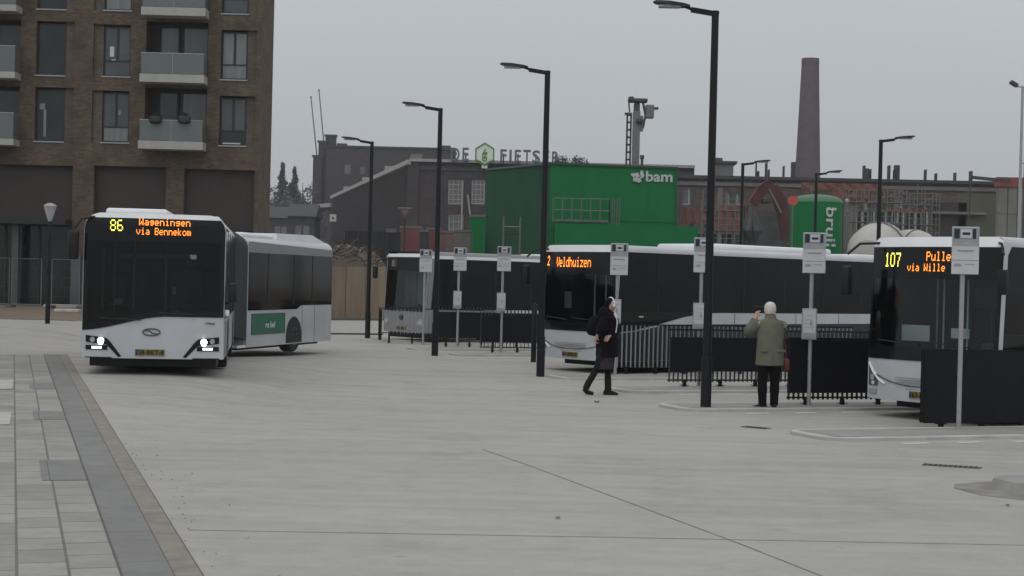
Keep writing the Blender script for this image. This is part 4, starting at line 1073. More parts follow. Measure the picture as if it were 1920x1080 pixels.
face(W_, Vector((.147, -.052, 1.615))*S, (.8, -.6, 0), S)
m1 = MB(); m1.ell((.105, -.03, 1.605), .058, .058, .085, 14, 10); o_ = m1.build('face', M['skin'], W_, True); o_.scale = (S,)*3
m1 = MB(); m1.tube([(.14, -.10, 1.47), (.19, -.13, 1.32), (.17, -.16, 1.12)], [.022, .014, .009], 8); o_ = m1.build('scarf_end', M['hp'], W_, True); o_.scale = (S,)*3
bp = MB(); bp.rings([[(cx_+w*cos(t)*1.0, d_*sin(t), z) for t in [2*pi*k/16 for k in range(16)]] for z, w, d_, cx_ in ((1.05, .04, .10, -.20), (1.07, .11, .16, -.21), (1.15, .145, .18, -.225), (1.27, .13, .18, -.21), (1.38, .10, .15, -.18), (1.43, .04, .08, -.16))])
bp.tube([(-.10, -.13, 1.40), (.06, -.15, 1.43), (.16, -.15, 1.30), (.10, -.16, 1.12), (-.1, -.14, 1.09)], .022, 6)
o_ = bp.build('backpack', M['coatblack'], None, True); o_.location = W_.location; o_.rotation_euler = W_.rotation_euler; o_.scale = (S,)*3
tag(o_, 'bulky black backpack on the back of the walking woman', 'backpack')

# -- man photographing, seen from behind
pm = G(1441, 768)
HT = (767-565)/FPX*pm.y; S = HT/1.76
N_ = thing('person', (pm.x, pm.y, 0), 'person in an olive coat and white hat seen from behind, taking a photo', 'person', rz=radians(8))
J = dict(pel=(0, 0, .95), waist=(0, .0, 1.10), chest=(0, .0, 1.33), neck0=(0, .01, 1.46), neck=(0, .015, 1.51), head0=(-.005, .03, 1.58), head1=(-.005, .04, 1.655), head2=(-.005, .035, 1.70),
         lsh=(-.19, 0, 1.40), lel=(-.33, .13, 1.27), lwr=(-.19, .24, 1.49), rsh=(.19, 0, 1.40), rel=(.20, .20, 1.16), rwr=(.06, .30, 1.46),
         lhip=(-.09, 0, .90), lkn=(-.115, .01, .50), lan=(-.105, 0, .09), ltoe=(-.20, .08, .04), rhip=(.09, 0, .90), rkn=(.095, .01, .50), ran=(.09, 0, .09), rtoe=(.10, .12, .04))
figure(N_, J, dict(ran=.03, lan=.03, rtoe=(.02,.015), ltoe=(.02,.015)), S, ((.35, .25, .8), (.5, .4, -.1), .55), ((-.35, .25, .8), (-.5, .4, -.1), .55), M['skin'])
m1 = MB()
m1.loft([(0,.01,1.52,.07,.075), (0,.005,1.49,.10,.09), (0,0,1.455,.17,.12), (0,0,1.40,.215,.145), (0,0,1.28,.225,.155), (0,0,1.12,.215,.155), (0,0,.98,.225,.165), (.005,0,.85,.235,.17), (.005,0,.735,.24,.175), (.005,0,.72,.225,.16)], 22)
sleeve(m1, [J['lsh'], J['lel'], Vector(J['lwr'])-Vector((.02,.0,.04))], [.095, .085, .058]); sleeve(m1, [J['rsh'], J['rel'], Vector(J['rwr'])-Vector((0,.0,.04))], [.095, .08, .058])
m1.loft([(0,.01,1.47,.10,.10), (0,.012,1.53,.09,.085), (0,.012,1.555,.075,.075)], 16)
ct = m1.build('coat', M['olive'], N_, True); ct.scale = (S,)*3
m1 = MB(); m1.box(-.003, .003, -.178, -.165, .73, .95); m1.bbox(-.21, -.07, -.170, -.145, .95, .99, .006); m1.bbox(.07, .21, -.170, -.145, .95, .99, .006); o_ = m1.build('coat_seams', M['olive'], ct)
m1 = MB()
for a, b_, c in (('lhip', 'lkn', 'lan'), ('rhip', 'rkn', 'ran')): sleeve(m1, [J[a], J[b_], Vector(J[c])+Vector((0,0,-.02))], [.115, .085, .066])
o_ = m1.build('trousers', M['trousers'], N_, True); o_.scale = (S,)*3
for sx_, dd in ((-.115, (-.9, .45)), (.09, (.15, 1))):
    m1 = MB(); shoe(m1, (sx_, 0, 0), dd); o_ = m1.build('shoe', M['shoe'], N_, True); o_.scale = (S,)*3
m1 = MB(); m1.loft([(-.005,.028,1.565,.082,.09), (-.005,.028,1.60,.094,.105), (-.005,.03,1.66,.097,.108), (-.005,.03,1.715,.085,.095), (-.005,.032,1.75,.055,.062), (-.005,.032,1.762,.02,.02)], 18)
o_ = m1.build('hat', M['hairwhite'], N_, True); o_.scale = (S,)*3
face(N_, Vector((-.005, .14, 1.645))*S, (0, 1, 0), S)
c_ = MB(); c_.bbox(-.16, .02, .30, .36, 1.58, 1.68, .01); c_.tube([(-.06, .36, 1.63), (-.06, .41, 1.63)], .032, 12)
o_ = c_.build('camera', M['plastic'], None); o_.location = N_.location; o_.rotation_euler = N_.rotation_euler; o_.scale = (S,)*3
tag(o_, 'small black camera held up to the face of the man in olive', 'camera')
hb = MB(); hb.bbox(.22, .31, -.10, .14, .64, .84, .03); hb.tube([(.26, -.07, .83), (.25, -.02, 1.05), (.20, .02, 1.40), (.25, .06, 1.05), (.26, .11, .83)], .009, 6)
o_ = hb.build('shoulder_bag', M['redbag'], None, True); o_.location = N_.location; o_.rotation_euler = N_.rotation_euler; o_.scale = (S,)*3
tag(o_, 'dark red shoulder bag hanging at the right side of the man in olive', 'bag')
# ================================================================== BRICK FLATS (left)
M['brick'] = brick('brown_brick', (0.125, 0.092, 0.066), (0.078, 0.060, 0.046), (0.10, 0.088, 0.072), 0.24, 0.085, .38)
M['brickpier'] = brick('niche_brick', (0.115, 0.095, 0.075), (0.085, 0.072, 0.06), (0.12, 0.11, 0.095), 0.24, 0.085, .3)
M['frame'] = mat('window_frame_dark', (0.014, 0.016, 0.018), .5, var=.2)
M['paneA'] = mat('window_pane', (0.070, 0.082, 0.088), .08, var=.35, scale=.7, bump=.03, bscale=1.5)
M['paneB'] = mat('window_pane_curtained', (0.17, 0.185, 0.185), .15, var=.2, scale=.9, streak=(6, 1, .6))
M['paneC'] = mat('window_pane_dark', (0.018, 0.022, 0.024), .08, var=.4, scale=.8)
M['frost'] = mat('balcony_glass', (0.125, 0.145, 0.145), .12, var=.06, scale=.8)
M['slabw'] = mat('balcony_slab', (0.36, 0.355, 0.34), .8, var=.1, scale=2, streak=(1, 1, .2))
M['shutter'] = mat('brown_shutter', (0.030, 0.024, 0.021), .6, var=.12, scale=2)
M['haze_dim'] = mat('dim_column', (0.07, 0.078, 0.078), .6)
M['shop'] = mat('shopfront_dark', (0.010, 0.014, 0.014), .12, var=.5, scale=.8)
def wall_holes(mb, x0, x1, z0, z1, holes, depth, y=0.0):
    """front sheet with rectangular openings and their reveals; x,z local, +y goes inward"""
    X = sorted({x0, x1, *[h[0] for h in holes], *[h[1] for h in holes]}); Z = sorted({z0, z1, *[h[2] for h in holes], *[h[3] for h in holes]})
    X = [v for v in X if x0 <= v <= x1]; Z = [v for v in Z if z0 <= v <= z1]
    for i in range(len(X)-1):
        for j in range(len(Z)-1):
            cx_, cz_ = (X[i]+X[i+1])/2, (Z[j]+Z[j+1])/2
            if any(h[0] < cx_ < h[1] and h[2] < cz_ < h[3] for h in holes): continue
            mb.add([(X[i], y, Z[j]), (X[i+1], y, Z[j]), (X[i+1], y, Z[j+1]), (X[i], y, Z[j+1])], [(0,1,2,3)])
    for a, b_, c, d in holes:
        dp = depth(a, b_, c, d) if callable(depth) else depth
        for q in ([(a,c),(a,d)], [(b_,d),(b_,c)], [(a,d),(b_,d)], [(b_,c),(a,c)]):
            mb.add([(q[0][0], y, q[0][1]), (q[1][0], y, q[1][1]), (q[1][0], y+dp, q[1][1]), (q[0][0], y+dp, q[0][1])], [(0,1,2,3)])
YB = 71.0; BA = radians(1.2)
cr = P(482, 400, YB)
PL = Plane((cr.x, cr.y), BA)                      # s = 0 at the right corner, negative to the left
F_ = thing('brick_flats', (cr.x, cr.y, 0), 'tall brown brick block of flats with glass fronted balconies at the left', 'building', rz=BA)
PER = PL.rect(190, 48, 191, 172); PERIOD = PER[3]-PER[2]      # storey height
colA = PL.rect(-78, 88, 38, 143); top_z = 26
wins, holes, doors = [], [], []
def hole_px(x0, y0, x1, y1, k): a = PL.rect(x0, y0, x1, y1); return (a[0], a[1], a[2]+k*PERIOD, a[3]+k*PERIOD)
for k in range(-1, 4):
    for x0, xf_, x1, y0, y1, kind in ((65, 120, 137, 164, 266, 'B'), (172, 190, 242, 170, 268, 'C'), (411, 461, 478, 180, 274, 'D')):
        if k < 0: continue
        holes.append((*hole_px(x0, y0, x1, y1, k), .30))
        wx = (x0, xf_) if kind != 'C' else (xf_, x1)
        wins.append((hole_px(wx[0], y0+2, wx[1], y1-1, k), kind, k))
        nx = (xf_, x1) if kind != 'C' else (x0, xf_)
        wins.append((hole_px(nx[0], y0, nx[1], y1, k), 'niche', k))
    if k >= 0:
        holes.append((*hole_px(271, 165, 387, 268, k), 1.5)); holes.append((*hole_px(-80, 160, 36, 262, k), 1.5))
gh = [PL.rect(-120, 308, 133, 640), PL.rect(173, 312, 308, 640), PL.rect(342, 318, 474, 640)]
gh = [(a, b_, .3, d) for a, b_, c, d in gh]
holes += [(*h_, .45) for h_ in gh]
x_left = -34.0
dep = {tuple(h_[:4]): h_[4] for h_ in holes}
m1 = MB(); wall_holes(m1, x_left, 0, -1, top_z, [h_[:4] for h_ in holes], lambda *q: dep[q])
m1.add([(0,0,-1), (0,4.2,-1), (0,4.2,top_z), (0,0,top_z)], [(0,1,2,3)]); m1.add([(x_left,0,top_z), (0,0,top_z), (0,4.2,top_z), (x_left,4.2,top_z)], [(0,1,2,3)])
m1.add([(x_left,0,-1), (x_left,4.2,-1), (x_left,4.2,top_z), (x_left,0,top_z)], [(0,1,2,3)]); m1.add([(0,4.2,-1), (x_left,4.2,-1), (x_left,4.2,top_z), (0,4.2,top_z)], [(0,1,2,3)])
m1.build('wall', M['brick'], F_)
def pane_window(parent, a, b_, c, d, y, kind, k, mull=True):
    fr = .07; m1 = MB(); zt_ = c + (d-c)*.31
    m1.box(a, b_, y, y+.06, c, c+fr); m1.box(a, b_, y, y+.06, d-fr, d); m1.box(a, a+fr, y, y+.06, c+fr, d-fr); m1.box(b_-fr, b_, y, y+.06, c+fr, d-fr)
    if mull: m1.box(a+fr, b_-fr, y+.002, y+.058, zt_-fr/2, zt_+fr/2); m1.box((a+b_)/2-fr*.8, (a+b_)/2+fr*.8, y+.004, y+.056, zt_+fr/2, d-fr)
    w = m1.build('window', M['frame'], parent)
    up, lo = ('paneC', 'paneC') if kind == 'B' else [('paneA', 'paneA'), ('paneB', 'paneA'), ('paneA', 'paneB')][(k + (kind == 'D')) % 3]
    if kind == 'D' and k == 1: up, lo = 'paneB', 'paneB'
    if kind == 'D' and k == 0: up, lo = 'paneA', 'paneC'
    if kind == 'C' and k == 0: up, lo = 'paneA', 'paneB'
    if kind == 'C' and k == 1: up, lo = 'paneA', 'paneA'
    MB().box(a+fr*.5, b_-fr*.5, y+.025, y+.035, zt_, d-fr*.5).build('pane', M[up], w)
    MB().box(a+fr*.5, b_-fr*.5, y+.025, y+.035, c+fr*.5, zt_-.002).build('pane', M[lo], w)
    return w
for (a, b_, c, d), kind, k in wins:
    if kind == 'niche': MB().box(a, b_, .14, .20, c+.002, d-.002).build('niche', M['brickpier'], F_)
    else: pane_window(F_, a+.01, b_-.01, c+.01, d-.01, .20, kind, k, kind != 'B')
# things seen behind the panes
for x0, y0, x1, y1, y_, m_ in ((204, 86, 212, 105, .215, 'panel'), (207, 110, 215, 114, .215, 'panel'), (72, 193, 82, 204, .215, 'paneB'), (79, 204, 84, 255, .215, 'paneB'), (220, 205, 225, 215, .215, 'paneB'), (416, 267, 449, 272, .215, 'panel')):
    a, b_, c, d = PL.rect(x0, y0, x1, y1); MB().box(a, b_, y_, y_+.006, c, d).build('window_ornament', M[m_], F_)
# sills
m1 = MB()
for (a, b_, c, d), kind, k in wins:
    if kind != 'niche': m1.box(a-.03, b_+.03, -.04, .18, c-.05, c+.004)
m1.build('sills', M['galv'], F_)
# extra column out to the left of the frame
for k in range(0, 4):
    for off, bx in ((0, (271, 387)), (1, (-80, 37))):
        a, b_, _, _ = PL.rect(bx[0], 200, bx[1], 201)
        ys0, ys1, yg0 = (268, 283, 230) if not off else (262, 274, 215)
        _, _, z0, z1 = PL.rect(bx[0], ys0, bx[1], ys1); _, _, zg0, zg1 = PL.rect(bx[0], yg0, bx[1], ys0)
        dz = k*PERIOD
        bal = MB().box(a-.05, b_+.03, -.95, 1.45, z0+dz, z1+dz).build('balcony', M['slabw'], F_)
        m1 = MB(); m1.box(a, (a+b_)/2-.01, -.92, -.89, z1+dz+.02, zg1+dz); m1.box((a+b_)/2+.01, b_, -.92, -.89, z1+dz+.02, zg1+dz)
        m1.box(b_-.03, b_, -.885, -.01, z1+dz+.02, zg1+dz); m1.box(a, a+.03, -.885, -.01, z1+dz+.02, zg1+dz); m1.build('glass_balustrade', M['frost'], bal)
        m1 = MB(); m1.box(a-.01, b_+.01, -.93, -.88, zg1+dz, zg1+dz+.035)
        m1.box((a+b_)/2-.01, (a+b_)/2+.01, -.915, -.895, z1+dz, zg1+dz); m1.build('handrail', M['galv'], bal)
        zt_ = z1+dz+2.35
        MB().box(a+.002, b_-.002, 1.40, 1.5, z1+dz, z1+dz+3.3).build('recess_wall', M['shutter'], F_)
        wA = a+(b_-a)*.16; wM = a+(b_-a)*.49; wB = a+(b_-a)*.97
        for i, (p_, q_) in enumerate(((wA, wM), (wM+.12, wB))):
            m1 = MB(); fr = .08
            m1.box(p_, q_, .85, .93, z1+dz+.02, z1+dz+.02+fr); m1.box(p_, q_, .85, .93, zt_-fr, zt_); m1.box(p_, p_+fr, .85, .93, z1+dz+.1, zt_-fr); m1.box(q_-fr, q_, .85, .93, z1+dz+.1, zt_-fr)
            w = m1.build('balcony_door', M['frame'], F_)
            MB().box(p_+.05, q_-.05, .88, .89, z1+dz+.07, zt_-.05).build('pane', M['paneB' if (k % 2 or i) and not off else 'paneA'], w)
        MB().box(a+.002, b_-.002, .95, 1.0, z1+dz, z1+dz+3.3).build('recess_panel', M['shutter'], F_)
# planters on the lowest balcony
for px in (300, 353):
    s_, z_ = PL.at(px, 226)
    q = Vector((cr.x, cr.y)) + PL.t*s_ - PL.n*.99
    t = thing('plant_pot', (q.x, q.y, PL.at(px, 236)[1]+.02), 'round dark planter %s on the lowest glass balcony' % ('at the left' if px == 300 else 'at the right'), 'planter', 'planters on the balcony rail', BA)
    m1 = MB(); m1.loft([(0,0,0,.18,.14), (0,0,.05,.27,.19), (0,0,.26,.29,.2), (0,0,.30,.27,.18)], 14); m1.build('pot', M['frame'], t, True)
    m1 = MB(); random.seed(px)
    for i in range(90):
        u = Vector((random.gauss(0,.1), random.gauss(0,.07), .30+random.random()*.16)); r = .04
        d1 = Vector((random.uniform(-1,1), random.uniform(-1,1), random.uniform(-1,1))).normalized()*r; d2 = Vector((random.uniform(-1,1), random.uniform(-1,1), random.uniform(-1,1))).normalized()*r
        m1.add([u-d1, u+d2, u+d1, u-d2], [(0,1,2,3)])
    m1.build('leaves', mat('pot_leaves', (.03, .035, .03), .8), t)
# ground floor: shutters above, dark shopfront below
canopy = PL.at(60, 419)[1]
for i, (a, b_, c, d) in enumerate(gh):
    m1 = MB()
    n = int((b_-a)/.5)
    m1.box(a, b_, .30, .40, canopy, d)
    m1.build('shutter', M['shutter'], F_)
    MB().box(a, b_, .34, .42, c, canopy-.004).build('shopfront', M['shop'], F_)
    m1 = MB()
    for k in range(1, 4): x = a+(b_-a)*k/4; m1.box(x-.05, x+.05, .28, .338, c, canopy-.004)
    m1.box(a, b_, .27, .337, canopy-.10, canopy+.02); m1.build('shopfront_frame', M['frame'], F_)
a, b_, c, d = PL.rect(28, 450, 40, 600)
MB().box(a, b_, -.6, -.3, .3, canopy-.01).build('column', M['haze_dim'], F_)
a, b_, c, d = PL.rect(-120, 415, 134, 424)
MB().box(a, b_, -1.0, .25, canopy-.05, canopy+.18).build('canopy', M['frame'], F_)
a, b_, c, d = PL.rect(134, 480, 152, 600)
MB().box(a, b_, -.20, -.02, .3, d).build('panel', M['paneA'], F_)

# builders' fence panels in front of the flats
M['wiref'] = mat('fence_tube', (0.15, 0.155, 0.155), .5, metal=.2)
def site_fence(p0, p1, z, label, h=2.0):
    d = Vector(p1)-Vector(p0); L = d.length
    t = thing('mesh_fence', (p0[0], p0[1], z), label, 'fence', 'grey wire fence panels at the left', atan2(d.y, d.x))
    m1 = MB(); m1.tube([(0.03,0,.1), (0.03,0,h), (L-.03,0,h), (L-.03,0,.1)], .022, 6); m1.tube([(0.03,0,.15), (L-.03,0,.15)], .018, 6); m1.build('frame', M['wiref'], t)
    m1 = MB()
    x = .12
    while x < L-.08: m1.box(x-.002, x+.002, -.002, .002, .15, h); x += .09
    for z_ in (.5, .9, 1.3, 1.7): m1.box(.03, L-.03, .003, .007, z_-.003, z_+.003)
    m1.build('wire_mesh', M['haze_dim'], t)
    m1 = MB(); m1.bbox(-.12, .12, -.35, .35, 0, .13, .02); m1.build('foot_block', M['joint'], t)
fy = 66.5
for a, b_, lb in ((-60, 18, 'wire fence panel cut by the left edge of the photo'), (20, 78, 'wire fence panel between the left edge and the lantern post'), (95, 150, 'wire fence panel between the lantern post and the articulated bus'), (152, 212, 'wire fence panel hidden behind the front of the articulated bus')):
    q0, q1 = P(a, 560, fy), P(b_, 560, fy)
    site_fence((q0.x, q0.y), (q1.x, q1.y), .5, lb, 2.05)
# pale rubble scraps by the fence
M['rubble'] = mat('pale_rubble', (0.42, 0.40, 0.38), .9, var=.2, scale=3, bump=.6)
for px, py, w, lb in ((117, 577, .75, 'flat pale slab lying in front of the wire fence'), (127, 586, .45, 'brightest pale lump nearest the bus front')):
    q = G(px, py, .5); m1 = MB(); m1.bbox(q.x-w, q.x+w, q.y-.3, q.y+.3, .49, .64, .05)
    tag(m1.build('rubble_slab', M['rubble']), lb, 'rubble', 'pale scraps by the fence')

# ================================================================== FACTORY
M['fbrick'] = brick('hazed_factory_brick', (0.060, 0.050, 0.052), (0.047, 0.041, 0.043), (0.065, 0.058, 0.06), .5, .16, .2)  # brick greyed and lightened; distance haze is in the colour
M['fgut'] = mat('pale_gutter', (0.30, 0.29, 0.28), .7, var=.15)
M['fwin'] = mat('factory_window_white', (0.30, 0.30, 0.30), .6, var=.1)
M['fglass'] = mat('factory_glass', (0.13, 0.135, 0.14), .2, var=.25, scale=.5)
M['froof'] = mat('roofing_dark', (0.045, 0.045, 0.047), .8, var=.2)
M['haze_grey'] = mat('weathered_concrete', (0.15, 0.145, 0.14), .85, var=.2, scale=.4)
YG = 200.0
gc = P(770, 400, YG); FG = Plane((gc.x, gc.y), 0.0)
FA = thing('brick_factory', (gc.x, gc.y, 0), 'dark brick factory hall with white windows below the roof lettering', 'building')
zt_ = FG.at(900, 306)[1]; xr = FG.at(1300, 400)[0]
fh = [FG.rect(840, 337, 869, 383), FG.rect(884, 337, 909, 383), FG.rect(840, 402, 869, 470), FG.rect(884, 402, 909, 470)]
m1 = MB(); wall_holes(m1, 0, xr, -1, zt_, fh, .4)
ry = P(625, 400, 290); rx = ry.x-gc.x
zs = P(625, 370, 290).z
m1.add([(0,0,-1), (0,0,zt_), (rx, 90, zs), (rx, 90, -1)], [(0,1,2,3)])
rx2 = P(581, 400, 330).x-gc.x; z2 = P(605, 384, 290).z
m1.add([(rx,90,-1), (rx,90,z2), (rx2, 130, P(583, 388, 330).z), (rx2, 130, -1)], [(0,1,2,3)])
m1.add([(0,0,zt_), (xr,0,zt_), (xr,60,zt_), (rx, 90, zs)], [(0,1,2,3)])
for s_ in (.0,):
    m1.box(-.5, .9, -.25, -.003, -1, zt_+.3)
m1.build('wall', M['fbrick'], FA)
for a, b_, c, d in fh:
    m1 = MB(); w = .16; y = .15
    m1.box(a, b_, y, y+.1, c, c+w); m1.box(a, b_, y, y+.1, d-w, d); m1.box(a, a+w, y, y+.1, c+w, d-w); m1.box(b_-w, b_, y, y+.1, c+w, d-w)
    for k in (1, 2): x = a+(b_-a)*k/3; m1.box(x-.04, x+.04, y+.01, y+.09, c+w, d-w)
    for k in range(1, 5): z = c+(d-c)*k/5; m1.box(a+w, b_-w, y+.015, y+.085, z-.04, z+.04)
    q = m1.build('window', M['fwin'], FA); MB().box(a+.05, b_-.05, y+.04, y+.06, c+.05, d-.05).build('pane', M['fglass'], q)
m1 = MB(); m1.box(-.3, xr, -.5, .05, zt_, zt_+.35)
m1.bar((-.35, -.5, zt_-.1), (rx-.4, 90, zs), .5, .55); m1.build('gutter', M['fgut'], FA)
m1 = MB(); m1.box(0, xr, -.12, -.003, zt_-1.0, zt_-.5); m1.build('brick_course', M['froof'], FA)
m1 = MB(); m1.bar((rx-.4, 90, z2), (rx2-.4, 130, P(583, 388, 330).z), .5, .7); m1.build('rear_gutter', M['fgut'], FA)
m1 = MB(); n_ = 26
for k in range(1, n_):
    t_ = k/n_; x = rx*t_; y = 90*t_; zz = zt_+(zs-zt_)*t_
    m1.bar((x-.3, y, -1), (x-.3, y, zz-.8), .7, .5, (0,1,0))
m1.build('pilasters', M['fbrick'], FA)
for k in range(1, n_):
    t_ = (k+.5)/n_
    if t_ > .97: continue
    x = rx*t_; y = 90*t_; zz = (zt_+(zs-zt_)*t_)
    dx, dy = rx/n_*.28, 90/n_*.28
    m1 = MB()
    for (z0_, z1_) in ((zz*.12, zz*.42), (zz*.50, zz*.86)):
        m1.add([(x-dx-.05, y-dy, z0_), (x+dx-.05, y+dy, z0_), (x+dx-.05, y+dy, z1_), (x-dx-.05, y-dy, z1_), (x-dx-.12, y-dy, z0_), (x+dx-.12, y+dy, z0_), (x+dx-.12, y+dy, z1_), (x-dx-.12, y-dy, z1_)], [(4,5,6,7), (0,1,5,4), (2,3,7,6), (0,3,7,4), (1,2,6,5)])
    m1.build('side_window', M['froof'], FA)
dp = FG.rect(866, 340, 870, 480)
m1 = MB(); m1.tube([(dp[0], -.2, 5), (dp[0], -.2, dp[3])], .12, 6); u_ = FG.at(877, 365); v_ = FG.at(882, 405); m1.tube([(u_[0], -.2, u_[1]), (v_[0], -.25, v_[1])], .12, 6); m1.build('downpipes', M['fgut'], FA)

# tall rear block with chimneys
YT = 345.0
tc_ = P(612, 400, YT); TG = Plane((tc_.x, tc_.y), 0.0)
FT = thing('brick_factory', (tc_.x, tc_.y, 0), 'taller windowless brick factory block with a cluster of chimneys at its left end', 'building')
a0, zt2 = TG.at(612, 275); a1 = TG.at(848, 400)[0]
w2 = [TG.rect(646, 308, 658, 326), TG.rect(675, 312, 684, 326)]
m1 = MB(); wall_holes(m1, a0, a1, -1, zt2, w2, .3)
m1.box(a0, a1, .35, 14, -1, zt2-.02)
m1.build('wall', M['fbrick'], FT)
for a, b_, c, d in w2: MB().box(a, b_, .2, .3, c, d).build('window', M['fglass'], FT)
MB().box(a0-.2, a1+.2, -.25, 14.3, zt2-.01, zt2+.35).build('roof_edge', M['froof'], FT)
for x0, y0_, x1, dz_ in ((583, 290, 600, 0), (592, 262, 606, 1), (604, 250, 623, 2), (627, 266, 641, 3)):
    r_ = TG.rect(x0, y0_, x1, 560)
    m1 = MB(); m1.box(r_[0], r_[1], 1+dz_*.9, 3.0+dz_*.9 if dz_ else 12, -1, r_[3]-.4)
    c1 = m1.build('chimney_stack' if dz_ else 'stair_tower', M['fbrick'], FT)
    MB().box(r_[0]-.25, r_[1]+.25, .8+dz_*.9, 2.8+dz_*.9 if dz_ else 12.2, r_[3]-.4, r_[3]).build('stack_cap', M['froof'], c1)
r_ = TG.rect(770, 289, 792, 298); MB().box(r_[0], r_[1], -.8, -.1, r_[2], r_[3]).build('light_box', M['haze_grey'], FT)
r_ = TG.rect(828, 272, 844, 300); MB().box(r_[0], r_[1], 1.0, 3.5, r_[2], r_[3]).build('roof_box', M['froof'], FT)
m1 = MB()
for x0, y0_, x1, y1_ in ((722, 312, 742, 320), (680, 333, 692, 338), (645, 350, 655, 356)):
    r_ = TG.rect(x0, y0_, x1, y1_); m1.box(r_[0], r_[1], -1.2, -.05, r_[2], r_[3])
m1.build('roof_lights', M['fgut'], FT)
# two thin leaning poles behind
for px, pt, xb, lb in ((583, 182, 590, 'lower left of two thin leaning poles above the chimneys'), (598, 169, 605, 'upper right of two thin leaning poles above the chimneys')):
    a, b_ = P(px, pt, 370), P(xb+8, 330, 370)
    t = thing('flagpole', (b_.x, b_.y, 0), lb, 'pole', 'thin poles on the skyline')
    m1 = MB(); m1.tube([(0, 0, 0), (0, 0, b_.z), (a.x-b_.x, 0, a.z)], [.2, .18, .12], 6); m1.build('pole', M['haze_grey'], t, True)
    m1 = MB(); m1.ell((a.x-b_.x, 0, a.z), .22, .22, .22, 8, 6); m1.build('finial', M['froof'], t)

# roof lettering DE (logo) FIETSER
M['letter'] = mat('sign_letters_slate', (0.105, 0.11, 0.16), .5, var=.1)
M['logogreen'] = mat('sign_green', (0.075, 0.20, 0.045), .5, var=.1)
M['logogreen2'] = mat('sign_pale_green', (0.66, 0.74, 0.63), .5, var=.08)
SG = Plane((gc.x, gc.y-.8), 0.0)
T_ = thing('roof_sign', (gc.x, gc.y-.8, zt_+.35), 'slate coloured roof lettering DE FIETSER with a green hexagon emblem on the factory hall', 'sign')
zb_ = zt_+.35
def letter(ch, x0p, x1p, ytop, ybot):
    a, b_, c, d = SG.rect(x0p, ytop, x1p, ybot); mm = MB()
    text_mesh(mm, ch, 1.0, (0, 0, 0), (1,0,0), (0,0,1), .3, .018)
    xs_ = [v.x for v in mm.v]; zs_ = [v.z for v in mm.v]
    lo, hi, l2, h2 = min(xs_), max(xs_), min(zs_), max(zs_)
    mm.v = [Vector((a+(v.x-lo)/(hi-lo)*(b_-a), v.y, c-zb_+(v.z-l2)/(h2-l2)*(d-c))) for v in mm.v]
    return mm.build('letter', M['letter'], T_)
for ch, x0, x1, yt, yb in (('D', 846, 862, 277, 302), ('E', 867, 879, 277, 302), ('F', 938, 950, 280, 304), ('I', 955, 959.5, 281, 305), ('E', 965, 977, 281, 305), ('T', 981, 995, 281, 306), ('S', 998, 1013, 282, 306), ('E', 1019, 1030, 283, 307), ('R', 1035, 1049, 284, 308)): letter(ch, x0, x1, yt, yb)
cx_, cz_ = SG.at(909, 289.5); cz_ -= zb_
hexp = lambda r: [(cx_+r*.93*sin(2*pi*k/6), cz_+r*cos(2*pi*k/6)) for k in range(6)]
m1 = MB(); m1.prism(hexp(1.18), -.1, .1); m1.build('emblem_back', M['logogreen2'], T_)
m1 = MB(); o_, i_ = hexp(1.48), hexp(1.25)
for k in range(6):
    k2 = (k+1) % 6; m1.prism([o_[k], o_[k2], i_[k2], i_[k]], -.2, .12)
m1.build('emblem_ring', M['logogreen'], T_)
m1 = MB()
for a, b_ in (((.12, .75), (-.28, .05)), ((-.28, .05), (.25, .12)), ((.25, .12), (-.1, -.45)), ((.3, .25), (-.05, .2)), ((-.25, -.1), (-.25, -.8)), ((-.25, -.45), (.15, -.45)), ((.2, -.3), (.25, -.75)), ((-.2, -.8), (.2, -.82))):
    m1.bar((cx_+a[0], -.16, cz_+a[1]), (cx_+b_[0], -.16, cz_+b_[1]), .10, .12, (0,1,0))
m1.build('emblem_mark', M['logogreen'], T_)
m1 = MB(); q = SG.at(909, 308); m1.box(cx_-.35, cx_+.35, -.1, .1, q[1]-zb_-.5, cz_-1.2); m1.build('emblem_bracket', M['logogreen2'], T_)
for px in (850, 873, 944, 971, 988, 1005, 1024, 1042): s_ = SG.at(px, 300)[0]; MB().box(s_-.08, s_+.08, .2, .9, -.3, .9).build('support', M['froof'], T_)

# ================================================================== GREEN SITE CABINS, SILO, DRILL MAST
M['bam'] = mat('site_green', (0.004, 0.150, 0.044), .6, var=.08, scale=.5, spec=.2)
M['bamside'] = mat('grey_green_netting', (.018, .078, .042), .9, var=.12, scale=.5, spec=.1)  # netting of the side face, its own colour, darker than the front
M['scaf'] = mat('scaffold_tube', (0.13, 0.14, 0.13), .5, metal=.2, var=.15)
YC = 98.0
gc2 = P(1029, 420, YC); GP = Plane((gc2.x, gc2.y), radians(0))
B_ = thing('site_hoarding', (gc2.x, gc2.y, 0), 'large green site cabin stack with white bird emblem and the letters bam', 'site cabin')
zt3 = GP.at(1040, 308)[1]; xr3 = GP.at(1268, 400)[0]; zt3r = GP.at(1268, 316)[1]
back = P(911, 400, 111.5); bx, by = back.x-gc2.x, back.y-gc2.y
m1 = MB()
m1.add([(0,0,0), (xr3,0,0), (xr3,0,zt3r), (0,0,zt3), (bx,by,0), (xr3+bx,by,0), (xr3+bx,by,zt3r), (bx,by,P(911, 319, 111.5).z)],
       [(0,1,2,3), (4,7,6,5), (0,3,7,4), (1,5,6,2), (3,2,6,7)]); m1.m[2] = 1; m1.build('cladding', [M['bam'], M['bamside']], B_)
m1 = MB()
for z in (2.9, 5.9): m1.box(0.02, xr3-.02, -.03, -.002, z, z+.05)
for x in (2.0, 4.0, 6.0): m1.box(x, x+.04, -.025, -.002, .1, zt3r-.1)
m1.build('cladding_seams', M['bam'], B_)
